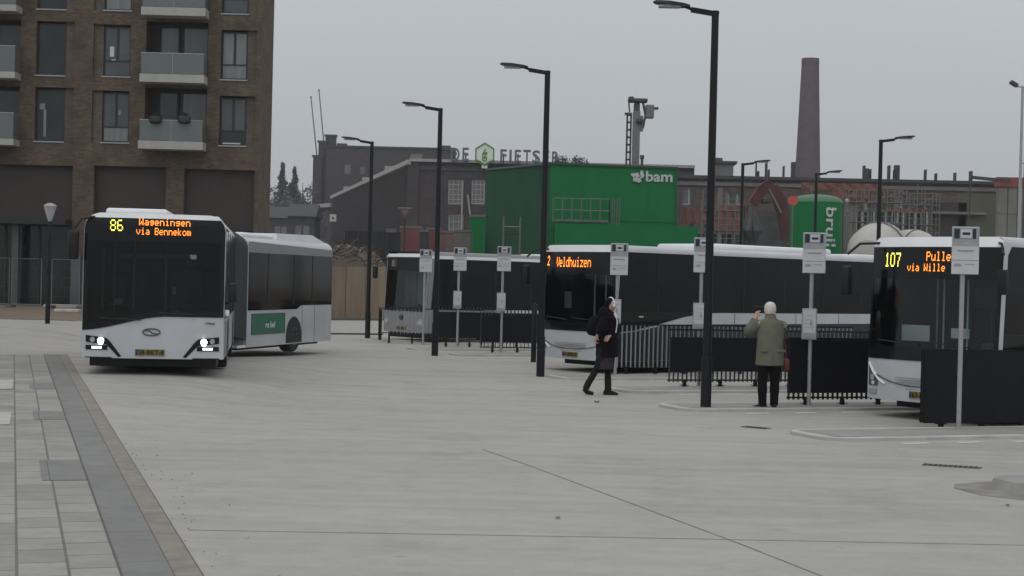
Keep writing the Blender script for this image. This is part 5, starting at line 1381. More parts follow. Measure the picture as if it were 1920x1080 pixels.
m1 = MB(); m1.bar((-.05, -.05, zt3+.04), (xr3+.05, -.05, zt3r+.04), .1, .12); m1.bar((-.05,-.05, zt3+.04), (bx-.05, by, P(911, 319, 111.5).z+.04), .1, .12); m1.box(xr3-.06, xr3+.04, -.08, .04, 0, zt3r); m1.build('edge_trim', mat('dark_trim', (.02, .06, .035), .5), B_)
m1 = MB(); a, b_, c, d = GP.rect(1211, 321, 1261, 341); text_mesh(m1, 'bam', (d-c)*1.32, (a, -.04, c), (1,0,0), (0,0,1), .03, .02)
xs_ = [v.x for v in m1.v]; zs_ = [v.z for v in m1.v]
m1.v = [Vector((a+(v.x-min(xs_))/(max(xs_)-min(xs_))*(b_-a), v.y, c+(v.z-min(zs_))/(max(zs_)-min(zs_))*(d-c))) for v in m1.v]
m1.build('lettering', M['panel'], B_)
m1 = MB(); a, b_, c, d = GP.rect(1182, 319, 1209, 343); ux = lambda x, z: (a+(b_-a)*x/26, c+(d-c)*z/24)
for poly in ([(0,17),(9,18),(7,10),(2,13)], [(7,18),(10,9),(17,12),(14,19)], [(17,17),(18,23),(22,23),(24,16),(19,12)], [(19,14),(26,15),(22,9),(17,9)], [(5,10),(10,9),(18,9),(20,3),(15,0),(11,2),(5,3)], [(10,9),(12,5),(16,5),(17,9)]):
    m1.prism([ux(*q) for q in poly], -.06-.004*len(m1.f), -.005)
m1.build('bird_emblem', M['panel'], B_)
m1 = MB(); a, b_, c, d = GP.rect(1040, 425, 1300, 472); m1.box(a, b_, -2.6, -.6, 0, d); m1.build('lower_cabin', M['bam'], B_)
# stair and gangway in front
m1 = MB(); a, b_, c, d = GP.rect(1036, 375, 1140, 418)
m1.box(a, b_, -1.5, -.5, c, c+.15)
for k in range(7): x = a+(b_-a)*k/6; m1.tube([(x, -1.5, c), (x, -1.5, d)], .035, 6)
for z in (c+.7, d): m1.tube([(a, -1.5, z), (b_, -1.5, z)], .035, 6)
for k in range(5): x = b_+.15*k; m1.tube([(x, -1.5, 0), (x, -1.5, d+.1)], .035, 6)
t = thing('gangway', (gc2.x, gc2.y, 0), 'grey scaffold walkway with railings in front of the green cabin stack', 'scaffold'); m1.build('frame', M['scaf'], t)
# stair on the side
YS = 92
q0, q1 = P(944, 425, YS), P(974, 480, YS)
t = thing('site_stair', (q0.x, YS, 0), 'grey steel stair tower in front of the darker side of the green cabin stack', 'stair')
w_ = q1.x-q0.x; m1 = MB()
for x in (0, w_): m1.tube([(x, 0, 0), (x, 0, q0.z+.6)], .05, 6); m1.tube([(x, 1, 0), (x, 1, q0.z+.6)], .05, 6)
m1.tube([(0, 0, q0.z), (w_, 0, q0.z)], .05, 6); m1.build('frame', M['scaf'], t)
m1 = MB()
for k in range(12): z = q0.z*k/12; m1.box(.05, w_-.05, .08*k*.4, .08*k*.4+.28, z, z+.05)
m1.build('treads', M['froof'], t)
# small green container and grey cabins left of it
def crate(px0, py0, px1, py1, Y, dep_, m_, nm, lb, cat, ribs=True, extra=None):
    a, b_ = P(px0, py0, Y), P(px1, py1, Y); w_, h_ = b_.x-a.x, a.z-b_.z
    z0_ = b_.z if b_.z > .6 else 0
    t = thing(nm, (a.x, Y, 0), lb, cat)
    m1 = MB(); m1.bbox(0, w_, 0, dep_, max(0, z0_), a.z, .04)
    bd = m1.build('body', m_, t)
    if ribs:
        m1 = MB(); n = int(w_/.45)
        for k in range(1, n): x = w_*k/n; m1.box(x-.05, x+.05, -.03, -.002, max(0, z0_)+.15, a.z-.15)
        m1.build('ribs', m_, bd)
    m1 = MB(); m1.box(-.03, w_+.03, -.05, .1, a.z-.1, a.z+.06); m1.box(-.03, w_+.03, -.05, .1, max(0, z0_), max(0, z0_)+.14); m1.build('frame_rails', M['haze_grey'], t)
    return t
crate(880, 404, 912, 480, 120, 3, M['bam'], 'green_container', 'small green container left of the darker cabin stack side', 'container')
M['redsite'] = mat('faded_red', (0.16, 0.05, 0.06), .6, var=.25, scale=1)
crate(750, 425, 788, 500, 118, 2.4, M['redsite'], 'red_container', 'dull red container left of the grey cabin, above the grey bus', 'container')
crate(800, 428, 824, 500, 122, 2.4, M['redsite'], 'red_container', 'dull red container cut by the third street lamp', 'container')
crate(826, 434, 850, 500, 114, 2.4, mat('pinkish', (.2, .13, .13), .7, var=.3, scale=1.5), 'site_cabin', 'pinkish grey cabin right of the third street lamp', 'site cabin')
crate(786, 432, 801, 500, 112, 2.0, M['froof'], 'site_cabin', 'dark narrow cabin between the two dull red containers', 'site cabin')
crate(852, 432, 882, 500, 110, 2.4, M['haze_grey'], 'site_cabin', 'grey site cabin below the small green container', 'site cabin')
crate(724, 430, 742, 440, 105, .3, M['rubble'], 'pale_board', 'small pale board on the site fence', 'board', ribs=False)
M['netting'] = mat('dark_netting', (0.024, 0.025, 0.030), .9, var=.3, scale=.6, streak=(4, 1, .3))
def hoard(px0, px1, py_top, Y, m_, nm, lb, n, cat='fence', py_top2=None, wavy=0):
    a, b_ = P(px0, py_top, Y), P(px1, py_top2 or py_top, Y)
    t = thing(nm, (a.x, Y, 0), lb, cat); w_ = b_.x-a.x
    for k in range(n):
        x0, x1 = w_*k/n, w_*(k+1)/n; zz = a.z+(b_.z-a.z)*(k+.5)/n
        MB().box(x0+.02, x1-.02, 0, .06, .05, zz).build('board_panel', m_, t)
    m1 = MB()
    for k in range(n+1): m1.box(w_*k/n-.05, w_*k/n+.05, .061, .16, 0, max(a.z, b_.z)*.98)
    m1.build('stakes', M['scaf'], t)
    return t
hoard(646, 752, 432, 104, M['netting'], 'netted_fence', 'dark netted site fence above the beige hoarding', 4, py_top2=436)
M['plywood'] = mat('plywood', (0.26, 0.205, 0.145), .8, var=.18, scale=1.0, streak=(3, 3, .4))
hoard(612, 724, 500, 80, M['plywood'], 'plywood_hoarding', 'beige plywood hoarding between the articulated bus and the grey bus', 3)
# heap of brushwood and sand behind the hoarding
M['brush'] = mat('brushwood', (0.085, 0.07, 0.06), .95, var=.3, scale=3)
M['sandpile'] = mat('sand_heap', (0.17, 0.14, 0.115), .95, var=.25, scale=.8, bump=.6, bscale=4)
q = P(660, 560, 84)
m1 = MB(); m1.smooth = True
def heap(a, b_):
    x = -4.5+9*a; y = 5*b_; h_ = max(0, 3.9*math.exp(-((x+.3)/3.1)**2)*sin(pi*b_)**.6 + .35*sin(x*3+y*2)*sin(pi*b_)*.5)
    return (x, y, h_)
m1.grid(heap, 30, 12); t = thing('sand_heap', (q.x, q.y, 0), 'heap of sand and brushwood behind the beige hoarding', 'heap'); m1.build('sand', M['sandpile'], t)
m1 = MB(); random.seed(5)
for i in range(260):
    x = random.uniform(-3.2, 2.6); y = random.uniform(0.5, 2.5); z = 3.3*math.exp(-((x+.3)/3.1)**2) + random.uniform(-.2, .55)
    d = Vector((random.uniform(-1,1), random.uniform(-.5,.5), random.uniform(-.3,.7))).normalized()*random.uniform(.3, .9)
    m1.bar((x, y, z), Vector((x, y, z))+d, .04, .04)
m1.build('branches', M['brush'], t)
# camera / siren post and yield sign
q = P(625, 409, 150)
t = thing('loudspeaker_post', (q.x, 150, 0), 'thin pole with a small square white box in front of the long factory wall', 'post')
m1 = MB(); m1.tube([(0,0,0), (0,0,P(625, 372, 150).z)], .09, 6); m1.build('pole', M['froof'], t)
m1 = MB(); m1.bbox(-.3, .3, -.3, -.1, q.z-.33, q.z+.33, .05); bx_ = m1.build('box', M['rubble'], t); m1 = MB(); m1.ell((0, -.31, q.z), .12, .04, .12, 10, 6); m1.build('box_opening', M['froof'], bx_)
q = P(759, 400, 90)
t = thing('yield_sign', (q.x, 90, 0), 'upside down triangular yield sign seen small above the grey bus', 'sign')
m1 = MB(); m1.prism([(-.38, q.z+.28), (.38, q.z+.28), (0, q.z-.35)], -.02, .02); s1 = m1.build('sign_plate', M['redsite'], t)
m1 = MB(); m1.prism([(-.24, q.z+.2), (.24, q.z+.2), (0, q.z-.18)], -.035, -.021); m1.build('sign_centre', M['haze_grey'], s1)
m1 = MB(); m1.box(-.40, .40, -.03, .03, q.z+.281, q.z+.33); m1.build('top_edge', M['fgut'], s1)
m1 = MB(); m1.tube([(0, .06, 0), (0, .06, q.z+.2)], .05, 8); m1.build('pole', M['froof'], t)

# bush tops over the cabins
def leafy(mb, c, r, n, size, flat=1.0, hole=.0):
    for i in range(n):
        d = Vector((random.gauss(0,1), random.gauss(0,1), random.gauss(0,1))).normalized()*random.random()**.45
        if random.random() < hole: continue
        u = Vector(c) + Vector((d.x*r[0], d.y*r[1], d.z*r[2]))
        d1 = Vector((random.uniform(-1,1), random.uniform(-1,1), random.uniform(-1,1))).normalized()*size*random.uniform(.5,1.3)
        d2 = Vector((random.uniform(-1,1), random.uniform(-1,1), random.uniform(-1,1))).normalized()*size*random.uniform(.5,1.3)
        mb.add([u-d1, u+d2, u+d1], [(0,1,2)])
M['leafhazed'] = mat('hazed_foliage', (0.075, 0.095, 0.105), .9, var=.4, scale=.5)  # leaf colour paled towards blue; far haze is painted in
random.seed(11)
for px, pt, pb, Y, w, lb in ((1097, 291, 330, 150, 1.4, 'small rounded tree top rising behind the green cabin stack'), (1052, 285, 330, 160, .8, 'tiny leafy tree top at the end of the roof lettering')):
    a = P(px, pt, Y); b_ = P(px, pb, Y)
    t = thing('broadleaf_tree', (a.x, Y, 0), lb, 'tree')
    m1 = MB(); m1.tube([(0,0,0), (0,0,b_.z), (.2,0,a.z-.3)], [.3, .2, .03], 8)
    for k in range(5): m1.tube([(0,0,b_.z-.8+k*.4), (w*cos(k*2.2)*.8, w*sin(k*2.2)*.8, b_.z+k*.35)], [.08, .02], 5)
    m1.build('trunk', M['brush'], t)
    m1 = MB()
    for k in range(7): leafy(m1, (random.gauss(0, w*.3), random.gauss(0, w*.3), b_.z+.3+(a.z-b_.z)*.35*random.random()*1.5), (w*.55, w*.55, (a.z-b_.z)*.35), 170, .14)
    m1.build('crown', M['leafhazed'], t)
# conifers and bare trees far away between the flats and the factory
for px, pt, pb, Y, w, cat_, lb in ((530, 310, 400, 330, 3.4, 'c', 'tallest dark conifer beside the corner of the brick flats'), (553, 318, 400, 335, 3.0, 'c', 'second conifer, right of the tallest one'),
                              (516, 342, 400, 345, 3.5, 'b', 'hazy round tree touching the edge of the brick flats'), (542, 346, 400, 350, 4.0, 'b', 'hazy round tree between the two conifers'), (568, 338, 400, 340, 3.2, 'b', 'hazy uneven tree against the factory stair tower'),
                              (528, 375, 410, 300, 4.5, 'b', 'lower hazy tree in front of the tallest conifer'), (560, 372, 410, 290, 4.5, 'b', 'lower hazy tree at the foot of the factory')):
    a = P(px, pt, Y); t = thing('conifer_tree' if cat_ == 'c' else 'broadleaf_tree', (a.x, Y, 0), lb, 'tree', 'far trees between flats and factory')
    H_ = a.z; m1 = MB(); m1.tube([(0,0,0), (0,0,H_*.98)], [.4, .05], 6)
    for k in range(9): m1.tube([(0,0,H_*(.45+.05*k)), (w*cos(k*2.4)*.9*(1-.09*k), w*sin(k*2.4)*.9*(1-.09*k), H_*(.5+.052*k))], [.12, .03], 5)
    m1.build('trunk', M['brush'], t)
    m1 = MB()
    if cat_ == 'c':
        for k in range(13):
            zz = H_*(.45+.54*k/12); ww = w*(1-k/12)**1.1*random.uniform(.75, 1.1)+.25
            leafy(m1, (random.gauss(0,.15), random.gauss(0,.15), zz), (ww, ww, H_*.03), 150, .42)
    else:
        for k in range(10): leafy(m1, (random.gauss(0, w*.45), random.gauss(0, w*.45), H_*.72+random.uniform(-.16, .2)*H_), (w*.5, w*.5, H_*.09), 130, .40)
    m1.build('crown', M['leafhazed'], t)
# low far houses behind
for px0, px1, pt, Y, lb in ((504, 545, 385, 260, 'low dark house with pale ridge beside the brick flats, far away'), (540, 590, 380, 240, 'low far house at the foot of the factory tower')):
    a, b_ = P(px0, pt, Y), P(px1, pt, Y); t = thing('house', (a.x, Y, 0), lb, 'house'); w_ = b_.x-a.x
    MB().box(0, w_, 0, 8, 0, a.z-2).build('wall', M['fbrick'], t)
    m1 = MB(); m1.prismx([(-.5, a.z-2), (8.5, a.z-2), (4, a.z)], -.3, w_+.3); m1.build('roof', M['froof'], t)
    MB().box(w_*.3, w_*.3+.9, -.05, .02, a.z-5, a.z-3.4).build('window', M['fglass'], t); MB().box(w_*.6, w_*.6+.9, -.05, .02, a.z-5, a.z-3.4).build('window', M['fglass'], t)

# ---- green silo
YL = 88.0
q = P(1538, 470, YL); a = P(1489, 400, YL).x; b_ = P(1588, 400, YL).x; r = (b_-a)/2
zt4 = P(1538, 362, YL).z; ze = P(1538, 378, YL).z
t = thing('green_silo', (q.x, YL+r, 0), 'green domed mortar silo with white vertical lettering bruil', 'silo')
m1 = MB(); m1.loft([(0,0,1.6,r*.25,r*.25), (0,0,2.6,r,r), (0,0,ze,r,r)], 32); sb = m1.build('tank', M['bam'], t, True)
M['domeg'] = mat('silo_dome', (0.06, 0.16, 0.08), .6, var=.15)
m1 = MB(); m1.loft([(0,0,ze+.003,r*1.015,r*1.015)] + [(0,0,ze+.05+(zt4-ze-.05)*sin(k*pi/14), r*cos(k*pi/14*.96), r*cos(k*pi/14*.96)) for k in range(0, 8)], 32); m1.build('dome', M['domeg'], t, True)
m1 = MB()
for k in range(4): m1.tube([(r*.8*cos(k*pi/2+.78), r*.8*sin(k*pi/2+.78), 0), (r*.8*cos(k*pi/2+.78), r*.8*sin(k*pi/2+.78), 3)], .08, 8)
m1.tube([(-.3,0,zt4), (-.3,0,zt4+.5)], .05, 6); m1.tube([(r+.05, -.2, 2), (r+.05, -.2, ze)], .05, 6); m1.build('legs', M['scaf'], t)
m1 = MB()
zt5, zb5 = P(1560, 389, YL).z, P(1560, 462, YL).z
text_mesh(m1, 'bruil', 1.0, (0, 0, 0), (1,0,0), (0,0,1), .02, .014)
xs_ = [v.x for v in m1.v]; zs_ = [v.z for v in m1.v]; L_ = max(xs_)-min(xs_)
ww = (P(1570, 400, YL).x-P(1549, 400, YL).x); x00 = P(1549, 400, YL).x-q.x
def wrap(v):
    u = (v.z-min(zs_))/(max(zs_)-min(zs_)); x = x00+ww*u; zz = zt5+(zb5-zt5)*(v.x-min(xs_))/L_
    return Vector((x, -sqrt(max(.01, r*r-x*x))-.03-v.y*.5, zz))
m1.v = [wrap(v) for v in m1.v]; m1.build('lettering', M['panel'], sb)
# ---- drill mast
YD = 125.0
q = P(1190, 310, YD); t = thing('drilling_rig', (q.x, YD, 0), 'grey drilling rig mast rising behind the green cabin stack', 'drilling rig')
X = lambda px: P(px, 250, YD).x-q.x
Z = lambda py: P(1190, py, YD).z
M['mast'] = mat('rig_grey', (0.16, 0.165, 0.17), .6, var=.25, scale=1.5); M['mastdark'] = mat('rig_dark', (0.05, 0.052, 0.055), .6, var=.3)
m1 = MB(); m1.box(X(1187), X(1200), 0, .9, 0, Z(208)); m1.box(X(1193), X(1194.5), -.05, -.002, 0, Z(250)); m1.box(X(1199), X(1206), .2, .7, Z(245), Z(216)); m1.build('mast', M['mast'], t)
m1 = MB()
for px in (1176, 1183): m1.bar((X(px), .3, 0), (X(px), .3, Z(212)), .14, .14, (0,1,0))
for py in range(215, 330, 14): m1.bar((X(1176), .3, Z(py)), (X(1183), .3, Z(py)), .14, .14, (0,1,0))
m1.build('ladder', M['mastdark'], t)
m1 = MB(); m1.bbox(X(1178), X(1213), -.1, .9, Z(191), Z(184), .08); m1.bbox(X(1177), X(1187), -.15, .95, Z(190), Z(181), .08); m1.build('crown_block', M['mastdark'], t)
m1 = MB(); m1.bbox(X(1188), X(1199), .1, .8, Z(213), Z(192), .1); m1.bbox(X(1192), X(1204), -.3, .4, Z(231), Z(222), .1); m1.box(X(1171), X(1184), .1, .5, Z(215), Z(211)); m1.build('winch', M['mastdark'], t)
m1 = MB(); m1.bbox(X(1210), X(1226), .1, .9, Z(220), Z(195), .08); m1.build('drive_box', M['mast'], t)
m1 = MB(); m1.bar((X(1224), .4, Z(202)), (X(1234), .4, Z(201)), .2, .2); m1.tube([(X(1205), .3, Z(192)), (X(1210), .3, Z(215)), (X(1206), .3, Z(238)), (X(1198), .3, Z(246))], .09, 6); m1.tube([(X(1178), .3, Z(190)), (X(1180), .3, Z(210))], .06, 6); m1.build('hoses', M['mastdark'], t)
q2 = P(1204, 291, 120); t = thing('exhaust_pipe', (q2.x, 120, 0), 'short dark pipe just right of the drilling rig mast', 'pipe')
m1 = MB(); m1.tube([(0,0,0), (0,0,q2.z-.3)], .10, 8); m1.tube([(0,0,q2.z-.3), (0,0,q2.z)], .16, 8); m1.build('pipe', M['mastdark'], t)
# ---- factory chimney
YK = 205.0
q = P(1518, 336, YK); zt6 = P(1525, 107, YK).z; t = thing('factory_chimney', (q.x, YK+1.5, 0), 'tall tapering brick factory chimney at the right', 'chimney')
rb_ = (P(1543, 336, YK).x-P(1495, 336, YK).x)/2; rt_ = (P(1541, 107, YK).x-P(1508, 107, YK).x)/2
M['chim'] = brick('chimney_brick', (0.150, 0.125, 0.138), (0.132, 0.112, 0.124), (0.12, 0.10, 0.10), .35, .12, .12)
m1 = MB(); z0_ = q.z
m1.loft([(0,0,-1,rb_*1.12,rb_*1.12), (0,0,z0_,rb_,rb_), (0,0,zt6-.9,rt_,rt_)], 20); sh_ = m1.build('shaft', M['chim'], t, True)
m1 = MB(); m1.loft([(0,0,zt6-.899,rt_,rt_), (0,0,zt6-.5,rt_*1.02,rt_*1.02), (0,0,zt6,rt_,rt_)], 20); m1.build('crown_ring', M['chim'], t, True)

# ================================================================== LONG BUILDING BEHIND THE SITE (right)
YR = 178.0; RA = radians(-2.5)
o0 = P(1262, 400, YR); RP = Plane((o0.x, o0.y), RA)
R_ = thing('long_brick_hall', (o0.x, o0.y, 0), 'long low brick hall with flat dark roof edge behind the building site at the right', 'building', rz=RA)
zt7 = RP.at(1270, 334)[1]; xr7 = RP.at(2100, 400)[0]
M['hall'] = brick('hall_brick', (0.115, 0.082, 0.074), (0.08, 0.058, 0.054), (0.09, 0.08, 0.075), .4, .14, .3)
hw_ = [RP.rect(1280, 350, 1304, 384), RP.rect(1360, 360, 1371, 384), RP.rect(1375, 360, 1390, 384)] + [RP.rect(1596+k*22, 372, 1608+k*22, 392) for k in range(7)]
z_a, z_b = hw_[1][2], hw_[1][3]
m1 = MB(); wall_holes(m1, -2, xr7, -1, zt7, [h_ for h_ in hw_], .5); m1.add([(-2,0,-1), (-2,20,-1), (-2,20,zt7), (-2,0,zt7)], [(0,1,2,3)]); m1.build('wall', M['hall'], R_)
for a, b_, c, d in hw_:
    m1 = MB(); m1.box(a, b_, .3, .36, c, c+.15); m1.box(a, b_, .3, .36, d-.15, d); m1.box((a+b_)/2-.08, (a+b_)/2+.08, .3, .36, c+.15, d-.15); w = m1.build('window', M['fwin'], R_)
    MB().box(a, b_, .38, .42, c, d).build('pane', M['fglass'], w)
m1 = MB(); m1.box(-2.3, xr7, -.5, 20, zt7, zt7+.35); m1.build('roof_edge', M['froof'], R_)
m1 = MB(); m1.box(-2.1, xr7, -.2, -.004, zt7-.75, zt7-.35); m1.build('fascia', M['haze_grey'], R_)
r_ = RP.rect(1346, 318, 1378, 334); MB().box(r_[0], r_[1], 2, 6, zt7+.352, zt7+1.9).build('roof_hut', M['haze_grey'], R_)
MB().box(r_[0]-.3, r_[1]+.4, 1.7, 6.3, zt7+1.9, zt7+2.15).build('roof_hut_lid', M['froof'], R_)
q = RP.at(1351, 297); m1 = MB(); m1.tube([(q[0]-.2, 3, zt7+2.15), (q[0]-.1, 3, q[1]-.4)], .1, 6); m1.bbox(q[0]-.4, q[0]+.5, 2.8, 3.2, q[1]-.5, q[1]+.3, .1); m1.build('cowl', M['mastdark'], R_)
m1 = MB(); random.seed(2)
for px in (1420, 1424, 1439, 1444, 1472, 1490, 1624, 1629, 1636, 1671, 1682, 1685, 1689, 1740, 1760, 1796, 1826):
    s_, _ = RP.at(px, 335); hh = random.uniform(.6, 1.8); ww_ = random.choice((.05, .07, .10, .2)); MB().box(s_-ww_, s_+ww_, 1, 2, zt7+.352, zt7+.35+hh).build('roof_pipe', M['froof'], R_)

# new building shell in front of it: concrete columns, slabs, red netting
YN = 150.0
n0 = P(1268, 400, YN)
def shell_building():
    t = thing('building_under_construction', (n0.x, YN, 0), 'unfinished low building of columns and slabs with red netting, behind the parked buses', 'building')
    X = lambda px: P(px, 400, YN).x-n0.x; Z = lambda px, py: P(px, py, YN).z
    M['netred'] = mat('red_netting', (0.16, 0.068, 0.055), .85, var=.4, scale=.7); M['netred2'] = mat('red_brown_panels', (0.13, 0.06, 0.055), .85, var=.4, scale=1.2)
    m1 = MB()
    for a, b_, py in ((1268, 1410, 432), (1480, 1900, 455), (1600, 1850, 392)): m1.box(X(a), X(b_), 0, 8, Z(a, py)-.25, Z(a, py))
    m1.build('floor_slab', M['haze_grey'], t)
    for px in list(range(1272, 1400, 26)) + list(range(1600, 1750, 16)):
        m1 = MB(); m1.box(X(px)-.18, X(px)+.18, -.1, .4, 0, Z(px, 352 if px < 1500 else 362)); m1.build('column', M['haze_grey'] if px % 5 == 0 else M['mastdark'], t)
    for a, b_, y0_, y1_, k in ((1332, 1392, 384, 430, 'netred'), (1276, 1326, 388, 420, 'netred2'), (1556, 1628, 350, 372, 'netred'), (1718, 1745, 362, 374, 'netred'), (1590, 1660, 372, 382, 'netred2'), (1500, 1650, 342, 356, 'netred'), (1640, 1700, 356, 366, 'netred2'), (1660, 1740, 390, 398, 'netred'), (1392, 1412, 385, 432, 'netred2')):
        m1 = MB(); m1.grid(lambda u, v_: (X(a)+(X(b_)-X(a))*u, -.35+.12*sin(u*17)+.06*sin(u*40+v_*5), Z(a, y1_)+(Z(a, y0_)-Z(a, y1_))*v_), 24, 4)
        m1.grid(lambda u, v_: (X(a)+(X(b_)-X(a))*u, -.31+.12*sin(u*17)+.06*sin(u*40+v_*5), Z(a, y1_)+(Z(a, y0_)-Z(a, y1_))*v_), 24, 4)
        m1.build('netting', M[k], t)
    for a, b_, y0_, y1_, k in ((1744, 1815, 378, 456, 'fbrick'), (1800, 1872, 362, 460, 'olivewall'), (1268, 1400, 432, 480, 'netting'), (1600, 1745, 400, 470, 'mastdark'), (1400, 1500, 395, 470, 'haze_dark')):
        if k == 'olivewall': M[k] = mat('mossy_concrete', (.085, .085, .062), .9, var=.2, scale=.4, streak=(1,1,.4))
        if k == 'haze_dark': M[k] = mat('stacked_rubble_dark', (.055, .058, .058), .9, var=.45, scale=.7)
        MB().box(X(a), X(b_), .5, .9, Z(a, y1_), Z(a, y0_)).build('infill_wall', M[k], t)
    m1 = MB()
    for px in range(1604, 1740, 11): m1.box(X(px)-.07, X(px)+.07, -.5, -.35, Z(px, 440), Z(px, 398))
    m1.build('window_posts', M['fgut'], t)
shell_building()
def scaffold(px0, px1, pt, pb, Y, n, lv, label):
    a, b_ = P(px0, pt, Y), P(px1, pb, Y); w_, z0_, z1_ = b_.x-a.x, 0, a.z
    t = thing('scaffold', (a.x, Y, 0), label, 'scaffold', 'scaffolds on the building site')
    m1 = MB(); random.seed(px0)
    for k in range(n+1):
        for y in (0, 1.1): m1.tube([(w_*k/n, y, 0), (w_*k/n, y, z1_+random.uniform(-.4, .9))], .045, 6)
    m1.build('standards', M['scaf'], t)
    m1 = MB()
    for j in range(lv):
        z = z1_-1.0-1.7*j
        for dz in (0, .5, 1.0): m1.tube([(0, 0, z+dz), (w_, 0, z+dz)], .035, 6)
        m1.tube([(w_*(j % 2), 0, z-.7), (w_*((j+1) % 2), 0, z+1)], .03, 6)
    m1.build('ledgers', M['scaf'], t)
    m1 = MB()
    for j in range(lv): z = z1_-1.0-1.7*j; m1.box(0, w_, .05, 1.05, z-.06, z)
    m1.build('decks', M['haze_grey'], t)
scaffold(1318, 1392, 372, 460, 138, 5, 3, 'scaffold bay beside the nearest street lamp, in front of red netting')
scaffold(1592, 1690, 356, 460, 136, 7, 3, 'scaffold right of the green silo')
scaffold(1692, 1760, 362, 460, 139, 5, 3, 'scaffold between the silo scaffold and the brick infill')
scaffold(1560, 1592, 392, 460, 120, 2, 2, 'narrow scaffold just behind the right side of the green silo')

# concrete walls with rusty red band at the far right
YW = 112.0
q = P(1872, 350, YW); q1_ = P(2000, 350, YW)
t = thing('concrete_wall_unit', (q.x, YW, 0), 'pale concrete wall unit with dull red band along its top at the right edge', 'wall')
w_ = q1_.x-q.x
M['pale'] = mat('pale_concrete_blocks', (0.19, 0.19, 0.17), .9, var=.2, scale=.6)
m1 = MB()
for k in range(7):
    for j in range(5): m1.bbox(w_*k/7+.02, w_*(k+1)/7-.02, 0, .5, q.z*j/5+.01, q.z*(j+1)/5-.01, .02)
m1.build('wall_blocks', M['pale'], t)
m1 = MB(); m1.box(-.1, w_, -.1, .6, q.z, P(1872, 332, YW).z); m1.build('red_band', mat('dull_red_band', (.21, .06, .055), .7, var=.25), t)
m1 = MB(); a = P(1818, 332, YW-1); b_ = P(1895, 340, YW-1); m1.bar((a.x-q.x, -1, a.z), (b_.x-q.x, -1, b_.z), .22, .22)
m1.tube([(a.x-q.x+.05, -1, 0), (a.x-q.x+.05, -1, a.z)], .05, 6); m1.build('crane_jib', M['mastdark'], t)
# floodlight mast at the right edge
YM = 75.0
q = P(1914, 300, YM); t = thing('floodlight_mast', (q.x, YM, 0), 'thin tall mast with tilted floodlight at the right edge of the photo', 'mast')
zt8 = P(1916, 162, YM).z; m1 = MB(); m1.tube([(0,0,0), (0,0,zt8), ], [.10, .06], 8); m1.tube([(-.4, 0, zt8-.02), (.5, 0, zt8-.02)], .035, 6); zc = P(1914, 306, YM).z; m1.tube([(0,0,zc), (.4,0,zc)], .03, 6); m1.build('pole', M['galv'], t, True)
m1 = MB(Matrix.Translation((-.42, 0, zt8+.1)) @ Matrix.Rotation(radians(30), 4, 'Y')); m1.bbox(-.2, .2, -.15, .15, -.08, .1, .04); m1.build('floodlight', M['mastdark'], t)
q = P(1918, 300, YM+6); t = thing('site_mast', (q.x+.15, YM+6, 0), 'second darker mast clipped by the right edge', 'mast')
m1 = MB(); m1.tube([(0,0,0), (0,0,P(1918, 165, YM+6).z)], [.12, .09], 8); m1.ell((0,0,P(1918, 165, YM+6).z), .12, .12, .1, 8, 6); m1.build('pole', M['mastdark'], t, True)

# ---- red excavator with grapple
YE = 100.0
q = P(1440, 440, YE); E_ = thing('excavator', (q.x, YE, 0), 'dark red excavator boom bent over a pile, left of the green silo', 'excavator')
L = lambda px, py, y=0: (P(px, py, YE).x-q.x, y, P(px, py, YE).z)
M['exred'] = mat('excavator_red', (0.072, 0.016, 0.020), .6, var=.5, scale=1.5)
m1 = MB(); pts = [(1478, 446), (1470, 405), (1460, 372), (1448, 350), (1438, 345)]
for i, (a, b_) in enumerate(zip(pts[:-1], pts[1:])): m1.bar(L(*a), L(*b_), .80-.08*i, .7-.05*i, (0,1,0))
m1.build('boom', M['exred'], E_)
m1 = MB(); m1.bar(L(1446, 344, -.1), L(1424, 360, -.1), .7, .5, (0,1,0)); m1.bar(L(1427, 357, -.1), L(1412, 382, -.1), .62, .46, (0,1,0)); m1.build('stick', M['exred'], E_)
m1 = MB(); m1.tube([L(1462, 400, -.5), L(1440, 356, -.5)], .07, 8); m1.build('hydraulic_ram', M['haze_grey'], E_)
m1 = MB(); m1.bbox(L(1428, 355)[0], L(1446, 355)[0], -.4, .4, L(0, 347)[2], L(0, 336)[2], .1); m1.build('boom_knuckle', M['mastdark'], E_)
m1 = MB()
for s_ in (-1, 1): m1.tube([L(1410, 388), (L(1410, 400)[0]+s_*.5, 0, L(0, 398)[2]), (L(1410, 415)[0]+s_*.35, 0, L(0, 412)[2])], [.14, .2, .06], 8)
for s_ in (-1, 1): m1.tube([L(1410, 386), (L(1410, 400)[0]+s_*.25, -.4, L(0, 400)[2]), (L(1410, 415)[0]+s_*.15, -.3, L(0, 424)[2])], [.14, .26, .08], 8)
m1.build('grapple', M['mastdark'], E_)
m1 = MB(); m1.bbox(L(1470, 450)[0], L(1530, 450)[0], .3, 2.6, 1.1, 2.6, .15); m1.bbox(L(1470, 450)[0]+.1, L(1470, 450)[0]+1.2, -.5, .3, 1.2, 2.9, .1); cb = m1.build('cab', M['exred'], E_)
m1 = MB(); m1.bbox(L(1470, 450)[0]+.2, L(1470, 450)[0]+1.1, -.52, -.49, 1.9, 2.7, .01); m1.build('cab_window', M['sideglass'], cb)
m1 = MB(); m1.bbox(L(1465, 450)[0], L(1530, 450)[0]+.4, -.6, 0, 0, .9, .3); m1.bbox(L(1465, 450)[0], L(1530, 450)[0]+.4, 1.9, 2.5, 0, .9, .3); m1.build('tracks', M['rubber'], E_)
